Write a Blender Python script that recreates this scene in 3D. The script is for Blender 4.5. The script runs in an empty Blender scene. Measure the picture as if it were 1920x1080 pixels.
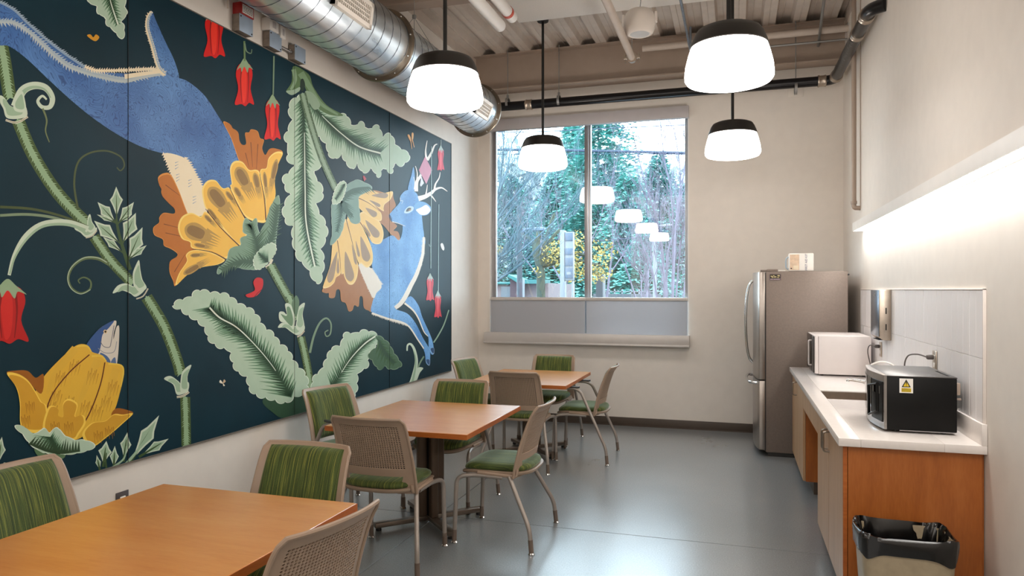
import bpy, bmesh, math, random
from mathutils import Vector, Matrix
from mathutils.geometry import tessellate_polygon
PI = math.pi
C = bpy.context.scene.collection
sc = bpy.context.scene
# ------------------------------------------------------------------ camera, sky, exposure
EYE, FPX, HZ = 1.6, 1340.0, 543.0
TH = math.atan(420 / FPX)
cs, sn = math.cos(TH), math.sin(TH)
cam = bpy.data.cameras.new('camera')
cam.lens = FPX / 1920 * 36; cam.sensor_width = 36; cam.shift_y = 3 / 1920
cam.clip_start = 0.05; cam.clip_end = 300
co = bpy.data.objects.new('camera', cam); C.objects.link(co)
co.location = (0, 0, EYE); co.rotation_euler = (PI / 2, 0, TH)
sc.camera = co
w = bpy.data.worlds.new('overcast_sky'); sc.world = w; w.use_nodes = True
bg = w.node_tree.nodes['Background']; bg.inputs[0].default_value = (0.70, 0.87, 1.0, 1); bg.inputs[1].default_value = 10.0
sc.view_settings.view_transform = 'Standard'; sc.view_settings.look = 'None'
sc.view_settings.gamma = 1; sc.view_settings.use_curve_mapping = False
sc.view_settings.exposure = 0.25
sc.cycles.use_denoising = True
sc.cycles.max_bounces = 8; sc.cycles.diffuse_bounces = 4; sc.cycles.transparent_max_bounces = 16
sc.cycles.caustics_reflective = False; sc.cycles.caustics_refractive = False
sc.cycles.sample_clamp_indirect = 6.0
LAMP_POWER, STRIP_POWER = 13.0, 22.0
LAMP_COL, STRIP_COL = (1.0, 0.915, 0.84), (1.0, 0.97, 0.93)
# room: X across, Y into the picture, Z up
XL, XR, YB, YF, ZD = -3.08, 1.105, 8.42, -2.6, 4.46
def area(name, loc, rot, sx, sy, power, col):
    l = bpy.data.lights.new(name, 'AREA'); l.shape = 'RECTANGLE'; l.size = sx; l.size_y = sy; l.energy = power; l.color = col
    o = bpy.data.objects.new(name, l); C.objects.link(o); o.location = loc; o.rotation_euler = rot
    return o
# added fill light standing for the unseen room behind the camera
area('rear_fill_light', (-1.0, -2.3, 2.6), (PI / 2, 0, 0), 3.4, 3.0, 38, (1.0, 0.95, 0.90))
# ------------------------------------------------------------------ helpers
def lin(h):
    h = h.lstrip('#'); r = []
    for i in (0, 2, 4):
        c = int(h[i:i + 2], 16) / 255
        r.append(c / 12.92 if c <= 0.04045 else ((c + 0.055) / 1.055) ** 2.4)
    return tuple(r) + (1.0,)
def at(px, py, d):                                   # a point at depth d along the view axis
    u, v = (px - 960) / FPX, (HZ - py) / FPX
    return Vector(((u * cs - sn) * d, (u * sn + cs) * d, EYE + v * d))
def at_y(px, py, Y):
    u = (px - 960) / FPX; return at(px, py, Y / (u * sn + cs))
def at_x(px, py, X):
    u = (px - 960) / FPX; return at(px, py, X / (u * cs - sn))
def at_z(px, py, Z):
    return at(px, py, (Z - EYE) * FPX / (HZ - py))
class NT:
    def __init__(s, name):
        s.m = bpy.data.materials.new(name); s.m.use_nodes = True
        s.t = s.m.node_tree; s.t.nodes.clear()
        s.out = s.t.nodes.new('ShaderNodeOutputMaterial')
    def n(s, kind, **kw):
        nd = s.t.nodes.new('ShaderNode' + kind)
        for k, v in kw.items():
            if k.startswith('_'): setattr(nd, k[1:], v)
            else: nd.inputs[k.replace('__', ' ')].default_value = v
        return nd
    def l(s, a, b): s.t.links.new(a, b)
    def coord(s, scale=(1, 1, 1), rot=(0, 0, 0), kind='Object'):
        tc = s.n('TexCoord'); mp = s.n('Mapping'); mp.inputs['Scale'].default_value = scale; mp.inputs['Rotation'].default_value = rot
        s.l(tc.outputs[kind], mp.inputs['Vector']); return mp.outputs[0]
    def ramp(s, fac, stops, interp='LINEAR'):
        r = s.n('ValToRGB'); cr = r.color_ramp; cr.interpolation = interp
        while len(cr.elements) < len(stops): cr.elements.new(0.5)
        for e, (p, c) in zip(cr.elements, stops): e.position = p; e.color = lin(c) if isinstance(c, str) else c
        s.l(fac, r.inputs[0]); return r.outputs[0]
    def bump(s, h, strength, dist=0.01):
        b = s.n('Bump', Strength=strength, Distance=dist); s.l(h, b.inputs['Height']); return b.outputs[0]
    def principled(s, **kw):
        p = s.n('BsdfPrincipled')
        for k, v in kw.items(): p.inputs[k.replace('__', ' ')].default_value = v
        s.l(p.outputs[0], s.out.inputs[0]); return p
MATS = {}
def plain(name, col, rough=0.5, metal=0.0, vary=0.06, scale=9, bump=0.0, bscale=60, spec=0.5, **kw):
    if name in MATS: return MATS[name]
    t = NT(name); p = t.principled(Roughness=rough, Metallic=metal, **{'Specular__IOR__Level': spec}, **kw)
    v = t.coord(); nz = t.n('TexNoise', Scale=scale, Detail=4.0); t.l(v, nz.inputs['Vector'])
    c = lin(col); lo = tuple(x * (1 - vary) for x in c[:3]) + (1,); hi = tuple(min(1, x * (1 + vary)) for x in c[:3]) + (1,)
    t.l(t.ramp(nz.outputs[0], [(0.3, lo), (0.7, hi)]), p.inputs['Base Color'])
    if bump:
        n2 = t.n('TexNoise', Scale=bscale, Detail=3.0); t.l(v, n2.inputs['Vector'])
        t.l(t.bump(n2.outputs[0], bump), p.inputs['Normal'])
    MATS[name] = t.m; return t.m
def glow(name, col, power):
    t = NT(name); e = t.n('Emission', Strength=power); e.inputs[0].default_value = tuple(col) + (1,)
    t.l(e.outputs[0], t.out.inputs[0]); MATS[name] = t.m; return t.m
def cr(pts, n=6, closed=False):                      # Catmull-Rom through the points
    P = [Vector(p) for p in pts]; N = len(P); out = []
    rng = range(N) if closed else range(N - 1)
    for i in rng:
        if closed: a, b, c, d = P[i - 1], P[i], P[(i + 1) % N], P[(i + 2) % N]
        else: a, b, c, d = P[max(0, i - 1)], P[i], P[i + 1], P[min(N - 1, i + 2)]
        for k in range(n):
            t = k / n; t2 = t * t; t3 = t2 * t
            out.append(0.5 * ((2 * b) + (c - a) * t + (2 * a - 5 * b + 4 * c - d) * t2 + (3 * b - a - 3 * c + d) * t3))
    if not closed: out.append(P[-1])
    return out
def fillet(pts, r, n=6):                             # polyline with rounded corners
    P = [Vector(p) for p in pts]; out = [P[0]]
    for i in range(1, len(P) - 1):
        a, b, c = P[i - 1], P[i], P[i + 1]; d1 = (a - b); d2 = (c - b)
        rr = min(r, d1.length * 0.49, d2.length * 0.49)
        p, q = b + d1.normalized() * rr, b + d2.normalized() * rr
        for k in range(n + 1):
            t = k / n; out.append(p * (1 - t) ** 2 + b * 2 * t * (1 - t) + q * t * t)
    out.append(P[-1]); return out
class MB:
    def __init__(s): s.b = bmesh.new(); s.mi = 0
    def _take(s, t, M=None):
        if M is not None: bmesh.ops.transform(t, matrix=M, verts=t.verts)
        me = bpy.data.meshes.new('tmp'); t.to_mesh(me); t.free()
        n0 = len(s.b.faces); s.b.from_mesh(me); bpy.data.meshes.remove(me)
        s.b.faces.ensure_lookup_table()
        for f in s.b.faces[n0:]: f.material_index = s.mi
        return s
    def box(s, x0, x1, y0, y1, z0, z1, bev=0.0, seg=2, M=None):
        t = bmesh.new(); bmesh.ops.create_cube(t, size=1)
        for v in t.verts: v.co = Vector(((x0 + x1) / 2 + v.co.x * (x1 - x0), (y0 + y1) / 2 + v.co.y * (y1 - y0), (z0 + z1) / 2 + v.co.z * (z1 - z0)))
        if bev: bmesh.ops.bevel(t, geom=t.edges[:], offset=bev, segments=seg, affect='EDGES', profile=0.5)
        return s._take(t, M)
    def tube(s, pts, r, seg=10, cap=True, closed=False):
        P = [Vector(p) for p in pts]; N = len(P); t = bmesh.new()
        R = r if isinstance(r, (list, tuple)) else [r] * N
        up = None; rings = []
        for i in range(N):
            if closed: d = P[(i + 1) % N] - P[i - 1]
            else: d = P[min(N - 1, i + 1)] - P[max(0, i - 1)]
            if d.length < 1e-9: d = Vector((0, 0, 1))
            d.normalize()
            if up is None: up = d.orthogonal().normalized()
            up = (up - d * up.dot(d))
            if up.length < 1e-6: up = d.orthogonal()
            up.normalize(); sd = d.cross(up)
            rings.append([t.verts.new(P[i] + (up * math.cos(a) + sd * math.sin(a)) * R[i]) for a in [2 * PI * k / seg for k in range(seg)]])
        for i in range(N if closed else N - 1):
            A, B = rings[i], rings[(i + 1) % N]
            for k in range(seg): t.faces.new((A[k], A[(k + 1) % seg], B[(k + 1) % seg], B[k]))
        if cap and not closed:
            t.faces.new(rings[0][::-1]); t.faces.new(rings[-1])
        return s._take(t)
    def lathe(s, prof, c=(0, 0, 0), seg=32, M=None):
        t = bmesh.new(); rings = []
        for (r, z) in prof:
            if r < 1e-6: rings.append([t.verts.new((c[0], c[1], c[2] + z))])
            else: rings.append([t.verts.new((c[0] + r * math.cos(2 * PI * k / seg), c[1] + r * math.sin(2 * PI * k / seg), c[2] + z)) for k in range(seg)])
        for A, B in zip(rings, rings[1:]):
            for k in range(seg):
                k2 = (k + 1) % seg
                if len(A) == 1 and len(B) == 1: continue
                if len(A) == 1: t.faces.new((A[0], B[k2], B[k]))
                elif len(B) == 1: t.faces.new((A[k], A[k2], B[0]))
                else: t.faces.new((A[k], A[k2], B[k2], B[k]))
        return s._take(t, M)
    def prism(s, poly, d0, d1, axis='z', bev=0.0):   # 2-D outline pushed along an axis
        t = bmesh.new()
        def P(u, v, w): return {'z': (u, v, w), 'y': (u, w, v), 'x': (w, u, v)}[axis]
        A = [t.verts.new(P(u, v, d0)) for u, v in poly]; B = [t.verts.new(P(u, v, d1)) for u, v in poly]
        n = len(poly); t.faces.new(A); t.faces.new(B[::-1])
        for i in range(n): t.faces.new((A[i], B[i], B[(i + 1) % n], A[(i + 1) % n]))
        bmesh.ops.recalc_face_normals(t, faces=t.faces[:])
        if bev: bmesh.ops.bevel(t, geom=[e for e in t.edges], offset=bev, segments=2, affect='EDGES', profile=0.5)
        return s._take(t)
    def poly(s, pts):
        vs = [s.b.verts.new(p) for p in pts]; f = s.b.faces.new(vs); f.material_index = s.mi; return s
    def grid(s, fn, nu, nv, skip=None):
        V = [[s.b.verts.new(fn(i / nu, j / nv)) for j in range(nv + 1)] for i in range(nu + 1)]
        for i in range(nu):
            for j in range(nv):
                if skip and skip(i, j): continue
                s.b.faces.new((V[i][j], V[i + 1][j], V[i + 1][j + 1], V[i][j + 1])).material_index = s.mi
        return s
    def build(s, name, mat=None, parent=None, smooth=True, ang=40, kind=None, recalc=True):
        if recalc: bmesh.ops.recalc_face_normals(s.b, faces=s.b.faces[:])
        r = parent
        while r is not None and r.parent is not None: r = r.parent
        if r is not None and 'origin' in r: bmesh.ops.translate(s.b, vec=-Vector(r['origin']), verts=s.b.verts)
        me = bpy.data.meshes.new(name); s.b.to_mesh(me); s.b.free()
        if smooth:
            for p in me.polygons: p.use_smooth = True
            try: me.set_sharp_from_angle(angle=math.radians(ang))
            except Exception: pass
        for m in (mat if isinstance(mat, (list, tuple)) else [mat]):
            if m: me.materials.append(m)
        o = bpy.data.objects.new(name, me); C.objects.link(o)
        if parent is not None: o.parent = parent
        if kind: o['kind'] = kind
        return o
def tag(o, label, cat, group=None):
    o['label'] = label; o['category'] = cat
    if group: o['group'] = group
    return o
def thing(name, label, cat, loc=(0, 0, 0), group=None, rz=0):    # an Empty at the thing's base; parts are built in world space
    o = bpy.data.objects.new(name, None); C.objects.link(o); o.location = loc; o.rotation_euler = (0, 0, rz)
    o.empty_display_size = 0.1; o['origin'] = [float(v) for v in loc]
    return tag(o, label, cat, group)
def struct(name, mb, mat, parent=None, **kw):
    o = mb.build(name, mat, parent, **kw)
    if parent is None: o['kind'] = 'structure'
    return o
def copy_tree(o, parent=None):
    c = o.copy(); C.objects.link(c)
    if parent is not None: c.parent = parent
    for ch in list(o.children): copy_tree(ch, c)
    return c
# ------------------------------------------------------------------ materials of the room
M_WALL = plain('wall_paint', 'E6DFD6', 0.55, bump=0.04, bscale=220, vary=0.02, spec=0.35)
M_DECK = plain('deck_paint', 'C9BCB0', 0.5, vary=0.05, bump=0.03, spec=0.4)
M_BEAM = plain('beam_paint', 'A59486', 0.5, vary=0.03, spec=0.4)
M_BASE = plain('rubber_base', '4A3F36', 0.45, vary=0.05)
M_BLACK = plain('black_metal', '151412', 0.42, vary=0.1)
M_WHITE = plain('white_enamel', 'EEEAE4', 0.4, vary=0.02)
M_ALU = plain('window_aluminium', 'A9A7A9', 0.4, 0.6, vary=0.03)
M_GALV = plain('galvanised_box', '8E9AA6', 0.42, 0.8, vary=0.15, scale=25)
M_CHROME = plain('chrome', 'D8D8D8', 0.12, 1.0, vary=0.02)
M_STEEL = plain('brushed_steel', 'B9AC9E', 0.32, 1.0, vary=0.05, scale=30)
M_ROD = plain('zinc_rod', '9A9A98', 0.4, 0.7)
M_DARK = plain('dark_void', '0C0B0A', 0.8)
def m_floor():
    t = NT('polished_concrete'); p = t.principled(Roughness=0.3, **{'Coat__Weight': .8, 'Coat__Roughness': .24})
    v = t.coord()
    a = t.n('TexNoise', Scale=1.1, Detail=6.0, Roughness=0.65); t.l(v, a.inputs['Vector'])
    b = t.n('TexNoise', Scale=120.0, Detail=2.0); t.l(v, b.inputs['Vector'])
    c1 = t.ramp(a.outputs[0], [(0.3, '8E9598'), (0.5, '999FA2'), (0.72, 'A5A9AA')])
    c2 = t.ramp(b.outputs[0], [(0.3, '4A4A4A'), (0.48, '808080'), (0.62, '808080'), (0.75, 'C8C4BC')])
    mx = t.n('MixRGB', Fac=0.6, _blend_type='OVERLAY'); t.l(c1, mx.inputs[1]); t.l(c2, mx.inputs[2])
    t.l(mx.outputs[0], p.inputs['Base Color'])
    t.l(t.ramp(a.outputs[0], [(0.3, (0.27,) * 3 + (1,)), (0.75, (0.36,) * 3 + (1,))]), p.inputs['Roughness'])
    n2 = t.n('TexNoise', Scale=300.0, Detail=2.0); t.l(v, n2.inputs['Vector'])
    t.l(t.bump(n2.outputs[0], 0.08, 0.003), p.inputs['Normal'])
    return t.m
M_FLOOR = m_floor()
M_JOINT = plain('joint_filler', '2C2F31', 0.8)
# ------------------------------------------------------------------ floor in sawn slabs
fl = struct('floor', MB().box(XL - .2, XR + .2, YF - .2, YB + .2, -.12, -.02), M_JOINT)
g = 0.0025
for (x0, x1) in ((XL - .2, -2.02 - g), (-2.02 + g, XR + .2)):
    for (y0, y1) in ((YF - .2, .8 - g), (.8 + g, 4.68 - g), (4.68 + g, YB + .2)):
        MB().box(x0, x1, y0, y1, -.02, 0, bev=.0015, seg=1).build('slab', M_FLOOR, fl, smooth=False)
# ------------------------------------------------------------------ walls
struct('wall_left', MB().box(XL - .15, XL, YF, YB + .2, 0, 4.9), M_WALL, smooth=False)
struct('wall_right', MB().box(XR, XR + .15, YF, YB + .2, 0, 4.9), M_WALL, smooth=False)
struct('wall_rear', MB().box(XL, XR, YF - .15, YF, 0, 4.9), M_WALL, smooth=False)
WX0, WX1, WZ0, WZ1 = -2.93, -.515, 1.00, 3.66                     # window opening
wb = MB().box(XL, WX0, YB, YB + .2, 0, 4.9).box(WX1, XR, YB, YB + .2, 0, 4.9).box(WX0, WX1, YB, YB + .2, 0, WZ0).box(WX0, WX1, YB, YB + .2, WZ1, 4.9)
struct('wall_back', wb, M_WALL, smooth=False)
def base(name, a, b, c, d): struct(name, MB().box(a, b, c, d, 0, .1, bev=.003).box(a - (.004 if b - a > .1 else 0), b, c - .006, d, 0, .012), M_BASE)
base('baseboard_back', XL, XR, YB - .008, YB)
base('baseboard_left', XL, XL + .008, YF, YB)
base('baseboard_right', XR - .008, XR, YF, 3.8)
# ------------------------------------------------------------------ ceiling: ribbed steel deck, beams
prof = []; x = XL
PITCH = .305
while x < XR:
    for dx, dz in ((0, 0), (.055, 0), (.058, .006), (.064, .006), (.067, 0), (.128, 0), (.148, .075), (.20, .075), (.203, .069), (.209, .069), (.212, .075), (.285, .075)):
        if x + dx < XR: prof.append((x + dx, ZD + dz))
    x += PITCH
prof.append((XR, ZD))
mb = MB()
for (a, b), (c, d) in zip(prof, prof[1:]): mb.poly([(a, YF, b), (c, YF, d), (c, YB, d), (a, YB, b)])
mb.box(XL, XR, YF, YB, ZD + .1, ZD + .2)
struct('ceiling', mb, M_DECK, smooth=False)
def ibeam(name, y, zb, zt, w, lab):
    m = MB().box(XL, XR, y - w / 2, y + w / 2, zb, zb + .016).box(XL, XR, y - w / 2, y + w / 2, zt - .016, zt).box(XL, XR, y - .006, y + .006, zb + .016, zt - .016)
    o = m.build(name, M_BEAM, smooth=False); o['kind'] = 'structure'; return o
ibeam('ceiling_beam', 8.31, 4.02, ZD, .2, '')
for k, y in enumerate((5.58, 2.9, .2)): ibeam('ceiling_beam', y, 4.02, ZD, .15, '')
struct('trim_1', MB().box(XL, XL + .11, YF, YB, ZD - .012, ZD).box(XL, XL + .012, YF, YB, ZD - .12, ZD - .012), M_DECK, smooth=False)
struct('trim_2', MB().box(XR - .012, XR, YF, YB, ZD - .1, ZD), M_DECK, smooth=False)
# ------------------------------------------------------------------ window: frame, panes, shades
win = MB()
fy0, fy1 = YB + .09, YB + .15
for (a, b) in ((WX0, WX0 + .05), (WX1 - .05, WX1), (-1.75, -1.67)): win.box(a, b, fy0, fy1, WZ0, WZ1, bev=.006)
for (a, b) in ((WX0, WX0 + .03), (WX1 - .03, WX1), (-1.725, -1.695)): win.box(a, b, fy0 - .025, fy0, WZ0, WZ1, bev=.004)
for (a, b) in ((WZ0, WZ0 + .06), (WZ1 - .06, WZ1)): win.box(WX0, WX1, fy0, fy1, a, b, bev=.006)
w1 = struct('window_1', win, M_ALU)
def m_glass():
    t = NT('window_glass'); tr = t.n('BsdfTransparent'); tr.inputs[0].default_value = (.94, .98, .97, 1)
    gl = t.n('BsdfGlossy', Roughness=0.0); fr = t.n('Fresnel', IOR=1.9); mx = t.n('MixShader')
    t.l(fr.outputs[0], mx.inputs[0]); t.l(tr.outputs[0], mx.inputs[1]); t.l(gl.outputs[0], mx.inputs[2]); t.l(mx.outputs[0], t.out.inputs[0])
    return t.m
M_GLASS = m_glass()
for (a, b) in ((WX0 + .05, -1.75), (-1.67, WX1 - .05)):
    MB().poly([(a, YB + .12, WZ0 + .06), (b, YB + .12, WZ0 + .06), (b, YB + .12, WZ1 - .06), (a, YB + .12, WZ1 - .06)]).build('pane', M_GLASS, w1, smooth=False)
M_REVEAL = plain('white_reveal', 'F2F0EC', 0.5, vary=0.01)
rv = MB()
for (a, b) in ((WX0, WX0 + .012), (WX1 - .012, WX1)): rv.box(a, b, YB, fy0 - .026, WZ0, WZ1)
rv.build('reveal', M_REVEAL, w1, smooth=False)
M_VAL = plain('shade_fascia', 'B9B4B5', 0.5, 0.05, vary=0.03)
struct('trim_3', MB().box(WX0 - .03, WX1 + .002, YB - .075, YB, WZ1 - .1, WZ1 + .035, bev=.004), M_VAL)
def m_shade():
    t = NT('shade_mesh'); d = t.n('BsdfDiffuse'); d.inputs[0].default_value = lin('BCBCBF')
    tl = t.n('BsdfTranslucent'); tl.inputs[0].default_value = lin('BEBEC2'); tr = t.n('BsdfTransparent')
    a = t.n('MixShader', Fac=.2); t.l(d.outputs[0], a.inputs[1]); t.l(tl.outputs[0], a.inputs[2])
    v = t.coord((1, 1, 1)); wv = t.n('TexNoise', Scale=900.0); t.l(v, wv.inputs['Vector'])
    b = t.n('MixShader', Fac=.12); t.l(a.outputs[0], b.inputs[1]); t.l(tr.outputs[0], b.inputs[2])
    t.l(t.ramp(wv.outputs[0], [(.35, (.05,) * 3 + (1,)), (.65, (.2,) * 3 + (1,))]), b.inputs[0])
    t.l(b.outputs[0], t.out.inputs[0]); return t.m
M_SHADE = m_shade()
M_CASS = plain('shade_cassette', 'CBC6C2', 0.35, 0.15, vary=0.03)
for k, (a, b) in enumerate(((-2.90, -1.72), (-1.70, -.535))):
    s = thing('roller_shade', 'half-raised grey mesh roller shade under the ' + ('pane with the pylon sign' if k == 0 else 'pane with the white lamp post'), 'roller shade', ((a + b) / 2, YB - .03, 1.08), 'bottom-up window shades')
    MB().box(a, b, YB - .032, YB - .029, 1.07, 1.472).build('shade_fabric', M_SHADE, s, smooth=False)
    MB().box(a - .01, b + .01, YB - .046, YB - .016, 1.468, 1.508, bev=.008).build('top_rail', M_CASS, s)
    if k == 0:
        MB().tube([(a - .02, YB - .03, 1.49), (a - .02, YB - .03, 1.08)], .003, 6).build('guide_cable', M_WHITE, s)
    else:
        MB().tube([(b + .01, YB - .03, 1.49), (b + .01, YB - .03, 1.08)], .003, 6).build('guide_cable', M_WHITE, s)
cas = MB().box(WX0 - .045, WX1 + .01, YB - .1, YB, .965, 1.075, bev=.004)
cas.box(WX0 - .045, WX1 + .01, YB - .112, YB, .943, .967, bev=.006)
s = cas.build('shade_cassette', M_CASS); tag(s, 'long metal cassette box under the window holding the shades', 'shade cassette')
# ------------------------------------------------------------------ pendant lamps
M_OPAL = glow('opal_glass_lit', LAMP_COL, LAMP_POWER)
M_CAP = plain('bronze_black_cap', '1E1A17', 0.4, vary=0.05)
def pendant(x, y, zb, label):
    t = thing('pendant_lamp', label, 'pendant lamp', (x, y, zb), 'drum pendant lamps in two rows')
    MB().lathe([(0, 0), (.20, .002), (.235, .012), (.248, .03), (.25, .055), (.245, .1), (.228, .17), (.214, .212), (0, .214)], (x, y, zb), 40).build('glass_shade', M_OPAL, t)
    MB().lathe([(.218, .208), (.222, .212), (.212, .24), (.195, .282), (.178, .308), (.15, .32), (.03, .325), (0, .325)], (x, y, zb), 40).build('cap', M_CAP, t)
    zc = ZD - .1
    MB().tube([(x, y, zb + .32), (x, y, zc)], .0135, 10).build('rod', M_BLACK, t)
    MB().lathe([(0, -.03), (.055, -.03), (.06, -.02), (.06, .03), (0, .03)], (x, y, zc), 20).build('canopy', M_BLACK, t)
    MB().box(x - .06, x + .06, y - .05, y + .07, zc + .03, ZD, bev=.004).build('mounting_box', M_GALV, t)
pendant(-1.82, 4.34, 2.80, 'drum pendant lamp over the middle table, its shade before the silver duct')
pendant(-1.88, 7.05, 2.83, 'drum pendant lamp hanging before the window glass, over the far table')
pendant(-.04, 4.32, 2.79, 'largest-looking drum pendant lamp, above the lower one by the blank back wall')
pendant(-.03, 6.95, 2.83, 'drum pendant lamp hanging low before the blank wall between window and fridge')
for x in (-1.82, -.04):
    for y in (1.65, -1.0):
        zc = 2.80
        t = thing('pendant_lamp', 'lit drum pendant lamp' + (' over the cropped table' if x < -1 and y > 0 else ' over the aisle before the counter' if y > 0 else ' at the mural end of the rear room' if x < -1 else ' at the counter end of the rear room'), 'pendant lamp', (x, y, zc), 'drum pendant lamps in two rows')
        MB().lathe([(0, 0), (.235, .012), (.25, .055), (.228, .17), (.214, .212), (0, .214)], (x, y, zc), 32).build('glass_shade', M_OPAL, t)
        MB().lathe([(.222, .21), (.195, .282), (.15, .32), (0, .325)], (x, y, zc), 32).build('cap', M_CAP, t)
        MB().tube([(x, y, zc + .32), (x, y, ZD)], .0135, 8).build('rod', M_BLACK, t)
# ------------------------------------------------------------------ spiral duct
def m_duct():
    t = NT('spiral_duct_steel'); p = t.principled(Roughness=.24, Metallic=1.0)
    v = t.coord((3, .6, 3)); n = t.n('TexNoise', Scale=5.0, Detail=5.0); t.l(v, n.inputs['Vector'])
    t.l(t.ramp(n.outputs[0], [(.3, 'C2CDD5'), (.7, 'E4EAEE')]), p.inputs['Base Color'])
    t.l(t.ramp(n.outputs[0], [(.3, (.26,) * 3 + (1,)), (.7, (.42,) * 3 + (1,))]), p.inputs['Roughness'])
    return t.m
M_DUCT = m_duct()
DX, DZ, DR, DY0, DY1 = -2.60, 3.475, .246, -2.4, 7.04
t = thing('spiral_duct', 'big round galvanised spiral duct running along the top of the mural wall', 'duct', (DX, (DY0 + DY1) / 2, DZ))
mb = MB(); mb.tube([(DX, DY0 + (DY1 - DY0) * k / 10, DZ) for k in range(11)], DR, 56); mb.build('duct_body', M_DUCT, t)
sm = MB(); P = []; pitch = .125
nturn = int((DY1 - .1 - DY0) / pitch)
for k in range(nturn * 28):
    a = 2 * PI * k / 28; P.append((DX + (DR + .001) * math.cos(a), DY0 + .05 + pitch * k / 28, DZ + (DR + .001) * math.sin(a)))
sm.tube(P, .0026, 4); sm.build('spiral_seam', plain('seam_steel', '68717A', .4, .8), t)
M_RING = plain('flange_steel', '8A7D6E', .35, 1.0, vary=.1)
for y in (DY1 - .012, 4.93, 2.4):
    MB().lathe([(DR - .004, -.016), (DR + .03, -.016), (DR + .034, -.01), (DR + .034, .01), (DR + .03, .016), (DR - .004, .016)], (0, 0, 0), 56, Matrix.Translation((DX, y, DZ)) @ Matrix.Rotation(PI / 2, 4, 'X')).build('flange_ring', M_RING, t)
    for k in range(10):
        a = 2 * PI * (k + .3) / 10; MB().box(-.006, .006, -.024, -.016, -.006, .006, bev=.002, seg=1, M=Matrix.Translation((DX + (DR + .018) * math.cos(a), y, DZ + (DR + .018) * math.sin(a)))).build('bolt', M_CHROME, t)
M_REG = plain('register_white', 'E4DDD4', .45, vary=.02)
def register(y0, y1, ang):
    M = Matrix.Translation((DX, 0, DZ)) @ Matrix.Rotation(-ang, 4, 'Y')
    r = DR + .008
    f = MB(); hw = .085
    f.box(r - .03, r + .012, y0, y0 + .03, -hw, hw, M=M).box(r - .03, r + .012, y1 - .03, y1, -hw, hw, M=M)
    f.box(r - .05, r + .012, y0, y1, hw - .028, hw, M=M).box(r - .05, r + .012, y0, y1, -hw, -hw + .028, M=M)
    fo = f.build('register_frame', M_REG, t, smooth=False)
    MB().box(r - .03, r - .012, y0 + .02, y1 - .02, -hw + .02, hw - .02, M=M).build('register_throat', M_DARK, fo, smooth=False)
    n = int((y1 - y0 - .06) / .022)
    for k in range(n + 1):
        y = y0 + .03 + (y1 - y0 - .06) * k / n; MB().box(r - .02, r + .004, y - .003, y + .003, -hw + .02, hw - .02, M=M).build('blade', M_REG, fo, smooth=False)
    for k in range(1, 4):
        z = -hw + .028 + (2 * hw - .056) * k / 4; MB().box(r - .014, r + .006, y0 + .02, y1 - .02, z - .003, z + .003, M=M).build('cross_blade', M_REG, fo, smooth=False)
register(3.86, 4.32, math.radians(-8)); register(6.43, 6.8, math.radians(-22))
for y in (5.42, 2.6):
    h = MB(); h.tube([(DX + .05, y, DZ + DR + .02), (DX + .05, y, ZD)], .003, 6); h.tube([(DX + DR * .8, y, DZ + DR * .62), (DX + .05, y, DZ + DR + .14), (DX - DR * .8, y, DZ + DR * .62)], .003, 6)
    h.box(DX + .035, DX + .065, y - .012, y + .012, DZ + DR + .13, DZ + DR + .16, bev=.003); h.build('hanger_wire', M_ROD, t)
# ------------------------------------------------------------------ acoustic cloud panels
M_CLOUD = plain('acoustic_fibre', 'F2EDE6', .95, vary=.08, scale=160, bump=.6, bscale=180)
for (y0, y1) in ((5.72, 6.93), (3.2, 5.4)):
    o = MB().box(-2.1, .98, y0, y1, 4.30, 4.36, bev=.006, seg=1).build('acoustic_panel', M_CLOUD)
    tag(o, 'rough white acoustic panel hung below the ribbed deck, ' + ('its far edge in view' if y0 > 5 else 'before the nearer beam'), 'acoustic panel')
# ------------------------------------------------------------------ pipes and conduits
def pipe_thing(name, pts, r, mat, label, cat, rad=.06, seg=14, **kw):
    o = MB().tube(fillet(pts, rad), r, seg).build(name, mat); return tag(o, label, cat, **kw)
M_PIPEW = plain('pipe_wrap_white', 'F1EFEB', .5, vary=.02)
def white_pipe(x, y, z, r, lab, ring):
    P = [(x, YF, z)] + [(x, y - r, z)]; R = [r, r]
    for k in range(1, 6): a = k / 5 * PI / 2 * .96; P.append((x, y - r + r * math.sin(a), z)); R.append(max(.004, r * math.cos(a)))
    t = thing('insulated_pipe', lab, 'pipe', (x, y - 1, z), 'white wrapped pipes')
    MB().tube(P, R, 20).build('pipe_wrap', M_PIPEW, t)
    if ring: MB().lathe([(r, -.02), (r + .004, -.02), (r + .004, .02), (r, .02)], (0, 0, 0), 24, Matrix.Translation((x, y - ring, z)) @ Matrix.Rotation(PI / 2, 4, 'X')).build('red_band', plain('red_band', 'C0503A', .5), t)
white_pipe(-1.93, 5.86, 3.86, .05, 'white wrapped pipe with a plain rounded end, lower of the two', 0)
white_pipe(-1.86, 5.98, 3.97, .048, 'white wrapped pipe with a thin red band near its end', .17)
pipe_thing('sprinkler_pipe', [(-.985, YF, 3.9), (-.985, 7.12, 3.9)], .035, M_DECK, 'beige pipe running along the ceiling to a clamp before the back beam', 'pipe')
t = thing('pipe_clamp', 'bolted pipe clamp at the free end of the beige ceiling pipe', 'clamp', (-.985, 7.12, 3.9))
MB().lathe([(.03, -.02), (.05, -.02), (.05, .02), (.03, .02), (.03, -.02)], (0, 0, 0), 20, Matrix.Translation((-.985, 7.12, 3.9)) @ Matrix.Rotation(PI / 2, 4, 'X')).build('clamp_ring', M_STEEL, t)
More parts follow.
